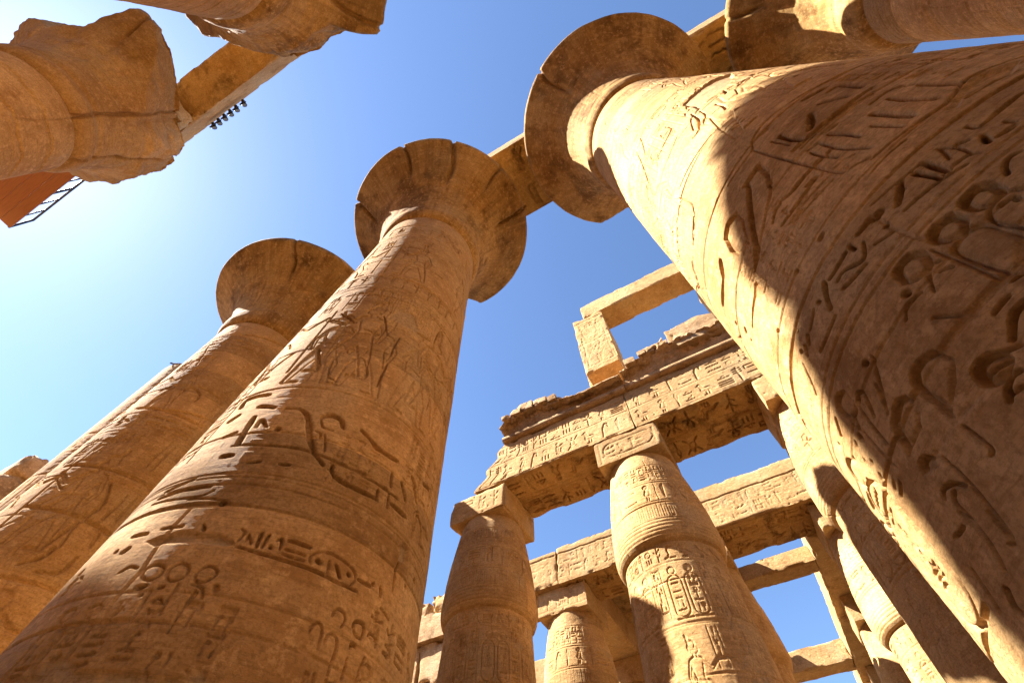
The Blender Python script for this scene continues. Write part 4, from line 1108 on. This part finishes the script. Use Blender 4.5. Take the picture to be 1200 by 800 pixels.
def cornice(x0, x1, jag, label, seed):
    """roll moulding below a hollow that curves outwards; the top is broken off along jag"""
    pr = [(15.4, 18.215), (12.86, 18.215)]
    for k in range(9):
        t_ = math.pi*(-.5+k/8.); pr.append((12.78-.20*math.cos(t_), 18.41+.19*math.sin(t_)))
    for k in range(1, 15):
        q = k/14.; pr.append((12.80-.60*q**2.2, 18.62+.95*q))
    pr += [(12.19, 19.62), (12.19, 19.9), (12.19, 20.9), (12.5, 21.0), (13.8, 21.0), (15.3, 21.0), (15.4, 20.9), (15.4, 19.0), (15.4, 18.215)]
    d = np.cumsum([0]+[math.hypot(b[0]-a[0], b[1]-a[1]) for a, b in zip(pr, pr[1:])]); t_ = np.linspace(0, d[-1], 330)
    y = np.interp(t_, d, [p[0] for p in pr]); z = np.interp(t_, d, [p[1] for p in pr])
    n_ = int((x1-x0)/.035); xs = np.linspace(x0, x1, n_)
    Z, X = np.meshgrid(z, xs, indexing='ij'); Y = np.repeat(y[:, None], n_, 1)
    top = np.interp(xs, [p[0] for p in jag], [p[1] for p in jag])[None, :]
    P = np.stack([X, Y*1.5, Z*.2], -1).reshape(-1, 3)
    top = top + (fbm3(P, 1.6, 5, seed).reshape(X.shape))*.28 - np.clip(Y-12.6, 0, 1.2)*.15
    lip = Z > top
    Y = np.where(lip, Y + .12*np.clip(12.9-Y, 0, 1)*np.clip((Z-top)*3, 0, 1), Y)
    Z = np.minimum(Z, top)
    V = np.stack([X, Y, Z], -1).reshape(-1, 3)
    nv = np.stack([fbm3(V, 1.7, 5, seed+k*5.) for k in range(3)], -1)
    am = np.clip((V[:, 2]-18.75)/.6, .12, 1)
    V = V + nv*(.11*am)[:, None]; rdg = np.abs(fbm3(V, 2.6, 5, seed+30.)); V[:, 1] += np.clip(rdg-.1, 0, .5)*.5*np.clip((V[:, 2]-18.9)/.4, 0, 1)
    F = grid_faces(len(t_), n_)
    ends = [np.stack([np.full(3, 0)]*1)]
    o = link('cornice', raw_mesh('cornice', V, F[:, ::-1], True, np.zeros(len(V))), RUIN)
    return tag(o, label, 'cornice', 'broken cornice above the front beam')
cornice(-7.62, -1.42, [(-7.62, 18.9), (-7.3, 19.3), (-6.6, 19.35), (-5.9, 19.6), (-5.2, 19.25), (-4.4, 19.15), (-3.6, 18.95), (-2.9, 18.9), (-1.4, 19.0)], 'left half of the ragged cornice, below the tall window post', 5)
cornice(-1.38, 6.2, [(-1.4, 19.1), (-.8, 19.35), (-.3, 19.35), (.2, 19.75), (.75, 19.75), (1.2, 19.55), (1.7, 19.65), (3.0, 19.6), (6.2, 19.6)], 'right half of the ragged cornice, with rubble on its edge', 9)
def notch(q):
    q = q.copy(); f = np.clip(q[:, 2]/1.0, 0, 1); q[:, 0] += f*.18*np.sin(q[:, 2]*3); q[:, 2] += .25*np.clip(-q[:, 0], 0, 1)*f*0-.55*np.clip(q[:, 0]-.35, 0, 2)*f; return q
block('masonry_stub', 1.35, 3.6, 12.35, 14.6, 19.2, 20.75, RUIN, .05, label='lump of broken wall standing on the right part of the cornice', cat='ruined wall', chip=.14, rough=.07, warp=notch)
for k, (x, y, z, s_) in enumerate(((-6.95, 12.25, 19.3, .5), (-6.2, 12.2, 19.5, .62), (-5.3, 12.25, 19.42, .5), (-4.6, 12.3, 19.2, .45), (.05, 12.25, 19.65, .5), (.6, 12.25, 19.8, .55))):
    block('rubble_stone', x-s_*.7, x+s_*.7, y, y+s_, z-.15, z+s_*.6, RUIN, .04, seed=30+k, chip=.12, rough=.08, label=['leftmost loose stone on the cornice end', 'biggest loose stone on the left cornice', 'loose stone right of the biggest one on the left cornice', 'small loose stone on the left cornice nearest the window post', 'loose stone on the right cornice nearest the window post', 'loose stone beside the broken wall lump on the right cornice'][k], cat='stone', group='loose stones on the cornice')

rs = random.Random(12)
for k in range(14):
    x = rs.uniform(-7.3, -3.6) if k < 8 else rs.uniform(-.9, 1.3); s_ = rs.uniform(.16, .34); zt = float(np.interp(x, [-7.5, -6, -4.4, -2.9, -.8, .2, 1.3], [19.2, 19.55, 19.15, 18.9, 19.3, 19.7, 19.6]))
    block('rubble_stone', x-s_*.8, x+s_*.8, 12.2, 12.2+s_*1.5, zt-.05, zt+s_*1.1, RUIN, .035, seed=60+k, chip=.08, rough=.06, label='small crumbling chip of stone along the %s cornice edge' % ('left' if k < 8 else 'right'), cat='stone', group='small chips on the %s cornice' % ('left' if k < 8 else 'right'))

def relief_scene(seed):
    def f(r):
        rng = random.Random(seed)
        r.line([(.1, .25), (r.u1-.1, .25)], .03, .02); r.line([(.1, r.v1-.45), (r.u1-.1, r.v1-.45)], .04, .035)
        figure(r, .55, .4, 3.6, 1, .035, 0); figure(r, 1.35, .4, 3.5, -1, .035, 2)
        row(r, .15, r.u1-.15, 4.3, 4.8, .03, rng)
        r.line([(0, 2.7), (.5, 2.75), (r.u1*.6, 2.65), (r.u1, 2.95)], .025, .03); r.weather(seed, .02, None, .12, 10)
    return f
wp = thing('window_post', (-2.1, 14.0, 18.3), 'tall stone post of the roof window, carved, holding the left end of the lintel', 'stone post', 'window posts of the raised wall')
block('front_slab', -3.02, -1.2, 12.80, 14.18, 20.8, 26.36, SHAFT, .04, wp, seed=90, chip=.07, rough=.025, faces={'front': relief_scene(91), 'bottom': worn(92), 'right': worn(93)})
block('rear_slab', -3.3, -1.22, 14.19, 15.3, 18.6, 26.2, BEAM, .06, wp, seed=94, chip=.10, rough=.03, faces={'front': worn(95)})
block('window_post', 4.1, 5.6, 12.85, 15.2, 18.6, 26.37, BEAM, .08, label='window post behind the huge right column, holding the right end of the lintel', cat='stone post', group='window posts of the raised wall', chip=.06)
block('window_lintel', -2.35, 6.0, 12.82, 14.3, 26.385, 27.85, BEAM, .04, label='long stone lintel bridging the open roof window high against the sky', cat='lintel', chip=.05, rough=.02, faces={'front': worn(96, .05), 'bottom': worn(97)})

# ------------------------------------------------------------------ second row and the beams running back
def two_course(seed):
    def f(r):
        rng = random.Random(seed)
        row(r, .1, r.u1-.1, .25, .9, .025, rng); row(r, .1, r.u1-.1, .98, 1.5, .02, rng)
        r.line([(i*.3, 1.62+.02*math.sin(i*1.7)) for i in range(int(r.u1/.3)+2)], .05, .06); r.weather(seed, .012, None, .12, 14)
    return f
for x0, x1, z1, lb in ((-8.75, -1.95, 17.95, 'second row beam behind the centre column, in two worn courses'), (-1.93, 4.75, 18.35, 'second row beam running right to the lower sky opening'), (4.77, 11.0, 18.3, 'second row beam hidden behind the bright bud column')):
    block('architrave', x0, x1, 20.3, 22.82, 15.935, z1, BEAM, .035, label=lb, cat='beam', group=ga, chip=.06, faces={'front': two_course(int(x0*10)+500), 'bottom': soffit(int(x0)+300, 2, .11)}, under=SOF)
block('architrave', -15.3, -8.78, 20.3, 22.82, 15.935, 17.8, BEAM, .05, label='second row beam passing behind the shaded bud column', cat='beam', group=ga, chip=.08, faces={'front': two_course(601)})
block('architrave', -21.0, -15.33, 20.3, 22.82, 15.3, 16.75, RUIN, .06, label='lower course of the ragged wall at the lower left', cat='beam', group=ga, chip=.10, rough=.03, faces={'front': worn(602)})
block('wall_block', -20.6, -16.9, 20.45, 22.6, 16.76, 17.65, RUIN, .06, label='dark upper stone on the ragged wall at the lower left', cat='stone block', chip=.16, rough=.06)
block('wall_block', -16.8, -15.2, 20.42, 22.6, 16.76, 17.85, BEAM, .06, label='pale upper stone on the ragged wall beside the shaded bud column', cat='stone block', chip=.16, rough=.05)
gc = 'beams running back into the aisle'
for x0, x1, ys, nm in ((2.92, 4.2, (22.86, 30.3, 38.2, 46.), ('near', 'middle', 'far')), (-10.05, -7.6, (22.86, 30.3, 38.2), ('near', 'far')), (-3.2, -.62, (22.86, 30.3, 38.2), ('near', 'far'))):
    for k in range(len(ys)-1):
        side = 'right of the sky opening' if x0 > 0 else ('behind the left gap' if x0 < -5 else 'left of the sky opening')
        block('aisle_beam', x0, x1, ys[k], ys[k+1]-.03, 15.93, 17.45, BEAM, .08, label='%s beam running away %s' % (nm[k], side), cat='beam', group=gc, chip=.06, faces={'bottom': worn(k+40), 'left': worn(k+50, .04)})
for k, (x0, x1, y0, y1) in enumerate(((-10.0, -.7, 23.2, 26.9), (-10.0, -.7, 27.0, 30.6), (-10.0, -.7, 30.7, 34.5), (4.25, 9, 28.0, 31.5), (4.25, 9, 31.6, 35.2))):
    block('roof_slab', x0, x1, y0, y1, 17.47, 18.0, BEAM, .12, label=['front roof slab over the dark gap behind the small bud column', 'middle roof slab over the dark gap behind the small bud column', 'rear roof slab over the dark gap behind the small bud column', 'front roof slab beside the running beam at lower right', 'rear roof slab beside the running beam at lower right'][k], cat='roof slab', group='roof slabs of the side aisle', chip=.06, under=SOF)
gl = 'lintels between the running beams'
for x0, x1, y0, y1, z0, z1, lb in ((-.6, 2.9, 24.75, 25.85, 15.95, 16.75, 'upper lintel across the sky opening at lower right'), (-.6, 2.9, 35.0, 36.4, 15.95, 17.1, 'lower lintel across the sky opening at the bottom edge'),
                                (4.22, 8.5, 26.6, 27.7, 15.95, 16.75, 'short lit lintel beside the second row bud column'), (4.22, 8.5, 36.2, 37.3, 15.95, 16.75, 'short lintel at the bottom edge right of the running beam'),
                                (-16., -10.1, 28.6, 30.6, 15.95, 17.3, 'lintel glimpsed behind the shaded bud column')):
    block('lintel', x0, x1, y0, y1, z0, z1, BEAM, .05, label=lb, cat='lintel', group=gl, chip=.04, faces={'bottom': worn(int(y0)), 'front': worn(int(y0)+1, .04)})

# ------------------------------------------------------------------ the rest of the hall, around and behind the camera
for k, (x, y) in enumerate(((2.64, -6.15), (10.1, -6.15), (17.6, -6.15), (17.6, 3.16))):
    great_column(x, y, 'great column of the nave standing outside the picture', 0, 180, 4, [(2.5, .3), (16.4, .3)], None, 20+k, None, (), abacus=True)
block('architrave', 2.7, 17.6, -7.4, -4.9, 20.95, 22.7, BEAM, .3, label='beam over the nave columns outside the picture', cat='beam', group=gb, chip=.06)
far = bud_column(10.75, 14.15, 'bud column of the side aisle standing outside the picture', 101, 0, 200, .08, step=4)
def copy_tree(o):
    c = o.copy(); sc.collection.objects.link(c)
    for ch in o.children:
        d = ch.copy(); sc.collection.objects.link(d); d.parent = c
    return c
for x, y in [(17.3, 14.15), (11.1, 21.95), (17.5, 21.95), (-15.5, 14.15), (-22.1, 14.15)]+[(x, y) for x in (-22, -15.5, -9, -2.5, 4, 10.5, 17) for y in (-17.15, -24.9)]:
    c = copy_tree(far); c.location = (x, y, 0)
for y, z1 in ((-17.15, 21.0), (-24.9, 18.2)):
    block('architrave', -24, 19, y-1.3, y+1.3, 15.935, z1, BEAM, .5, label='beam of the opposite aisle outside the picture', cat='beam', group=ga, chip=.06)
block('architrave', 6.25, 19, 12.8, 15.5, 15.935, 20.5, BEAM, .4, label='front beam of the aisle continuing outside the picture', cat='beam', group=ga, chip=.06)

# unseen piers added behind the middle column to shadow the bud columns
t_ = thing('added_shadow_pier', (-14.6, 9.3, 0), 'broad unseen pier added behind the middle great column to shade the bud columns', 'pier')
block('pier', -16.2, -13.0, 8.9, 11.3, 0, 19.7, RUIN, .14, t_, chip=.25, rough=.08)
block('pier', -16.0, -13.2, 7.3, 8.87, 0, 21.2, RUIN, .14, t_, chip=.2, rough=.06)
t_ = thing('added_shadow_pier', (-8.3, 6.0, 0), 'slender unseen pier with an overhanging block, added to cast shade on the bright bud column', 'pier')
block('pier', -8.95, -7.65, 5.35, 6.65, 0, 21.3, RUIN, .15, t_, chip=.12, rough=.05)
block('block', -10.4, -7.4, 5.6, 8.2, 21.32, 24.2, RUIN, .12, t_, chip=.25, rough=.06)  # overhang added so its shadow bands the bright bud column

# ------------------------------------------------------------------ small things
def bx(x0, x1, y0, y1, z0, z1):
    V = np.array([(x, y, z) for z in (z0, z1) for y in (y0, y1) for x in (x0, x1)], float)
    return V, np.array([(0, 2, 3, 1), (4, 5, 7, 6), (0, 1, 5, 4), (2, 6, 7, 3), (0, 4, 6, 2), (1, 3, 7, 5)])
def tube(p, q, r_, n_=8):
    p, q = Vector(p), Vector(q); d = (q-p).normalized(); a_ = d.orthogonal().normalized(); b_ = d.cross(a_)
    V = [tuple(c+a_*r_*math.cos(2*math.pi*i/n_)+b_*r_*math.sin(2*math.pi*i/n_)) for c in (p, q) for i in range(n_)]
    return np.array(V), np.array([(i, (i+1) % n_, n_+(i+1) % n_, n_+i) for i in range(n_)])
def join(parts):
    V = []; F = []; b_ = 0
    for v, f in parts: V.append(v); F.append(f+b_); b_ += len(v)
    return np.concatenate(V), np.concatenate(F)
def lathe(prof, axis='z', n_=20):
    t_ = np.linspace(0, 2*math.pi, n_, endpoint=False)
    V = np.array([(r_*math.cos(a_), r_*math.sin(a_), z) for z, r_ in prof for a_ in t_])
    F = grid_faces(len(prof), n_, True)
    return V, F
wk = thing('wooden_walkway', (-17.2, -6.7, 20.85), 'orange wooden walkway with a thin black railing at the left edge', 'walkway')
for k in range(5):
    V, F = bx(-3.75, 3.75, 1.02-.43*k-.42, 1.02-.43*k, 0, .09)
    o = link('plank', raw_mesh('plank', V, F, False), WOOD, wk)
for k, y in enumerate((.8, -.9)):
    V, F = bx(-3.75, 3.75, y-.08, y+.08, .095, .3); link('joist', raw_mesh('joist', V, F, False), WOOD, wk)
V, F = tube((-3.75, .98, 1.15), (3.6, .98, 1.15), .045); link('top_rail', raw_mesh('top_rail', V, F), IRON, wk)
for k in range(9):
    x = -3.74+k*.92; V, F = tube((x, .98, .0), (x, .98, 1.15), .032 if k % 3 else .05); link('railing_post', raw_mesh('railing_post', V, F), IRON, wk)

def floodlight(loc, rz, label, s_=1.):
    t_ = thing('floodlight', loc, label, 'floodlight', 'floodlights on the upper left beam')
    V, F = lathe([(-.16, .02), (-.16, .075), (-.1, .09), (.10, .115), (.13, .125), (.15, .12), (.15, .108)]); V = V[:, [0, 2, 1]]*s_
    V[:, 1] *= 1; V = V @ np.array(Matrix.Rotation(R(35), 3, 'X'))
    V[:, 2] += .2*s_; link('housing', raw_mesh('housing', V, F[:, ::-1]), LAMP, t_)
    V, F = lathe([(.142, .108), (.146, .05), (.147, .001)]); V = V[:, [0, 2, 1]]*s_; V = V @ np.array(Matrix.Rotation(R(35), 3, 'X')); V[:, 2] += .2*s_
    link('lens', raw_mesh('lens', V, F[:, ::-1]), GLASS, t_)
    V, F = join([bx(-.14*s_, -.128*s_, -.02, .02, 0, .22*s_), bx(.128*s_, .14*s_, -.02, .02, 0, .22*s_), bx(-.14*s_, .14*s_, -.02, .02, -.012, 0)]); link('yoke', raw_mesh('yoke', V, F, False), IRON, t_)
    t_.rotation_euler = (0, 0, rz); return t_
proto = floodlight((-11.20, -4.55, 21.95), 0, 'lowest of the six round lamps, nearest the broken column', .78)
names = ['second lamp up from the broken column on the beam edge', 'third lamp up from the broken column on the beam edge', 'fourth lamp up from the broken column on the beam edge', 'fifth lamp up from the broken column on the beam edge', 'topmost lamp of the six, set a little apart']
for x, lb in zip((-10.9, -10.58, -10.26, -9.94, -9.55), names):
    c = copy_tree(proto); c.location = (x, -4.55, 21.95); c['label'] = lb

def pigeon(loc, rz, label):
    """body lofted through rings, head, beak and fanned tail in one mesh"""
    spn = [(-.30, .10, .012, .05), (-.20, .10, .02, .045), (-.12, .115, .05, .055), (-.02, .13, .075, .075), (.07, .15, .075, .08), (.13, .19, .055, .06), (.16, .235, .038, .04), (.185, .27, .04, .04), (.215, .275, .032, .032), (.235, .268, .012, .012), (.262, .26, .003, .003)]
    t_ = np.linspace(0, 2*math.pi, 14, endpoint=False)
    V = np.array([(x, w_*math.cos(a_), z+h_*math.sin(a_)) for x, z, w_, h_ in spn for a_ in t_]); F = grid_faces(len(spn), 14, True)
    L1 = tube((0, .03, .07), (.01, .03, 0), .008, 6); L2 = tube((0, -.03, .07), (.01, -.03, 0), .008, 6)
    V, F = join([(V, F), L1, L2]); o = link('pigeon', raw_mesh('pigeon', V, F), FEATH); o.location = loc; o.rotation_euler = (0, 0, rz); o.scale = (1.25,)*3
    return tag(o, label, 'bird')
pigeon((-19.45, 2.45, 20.02), .9, 'dark pigeon perched on top of the bare shaft at far left')
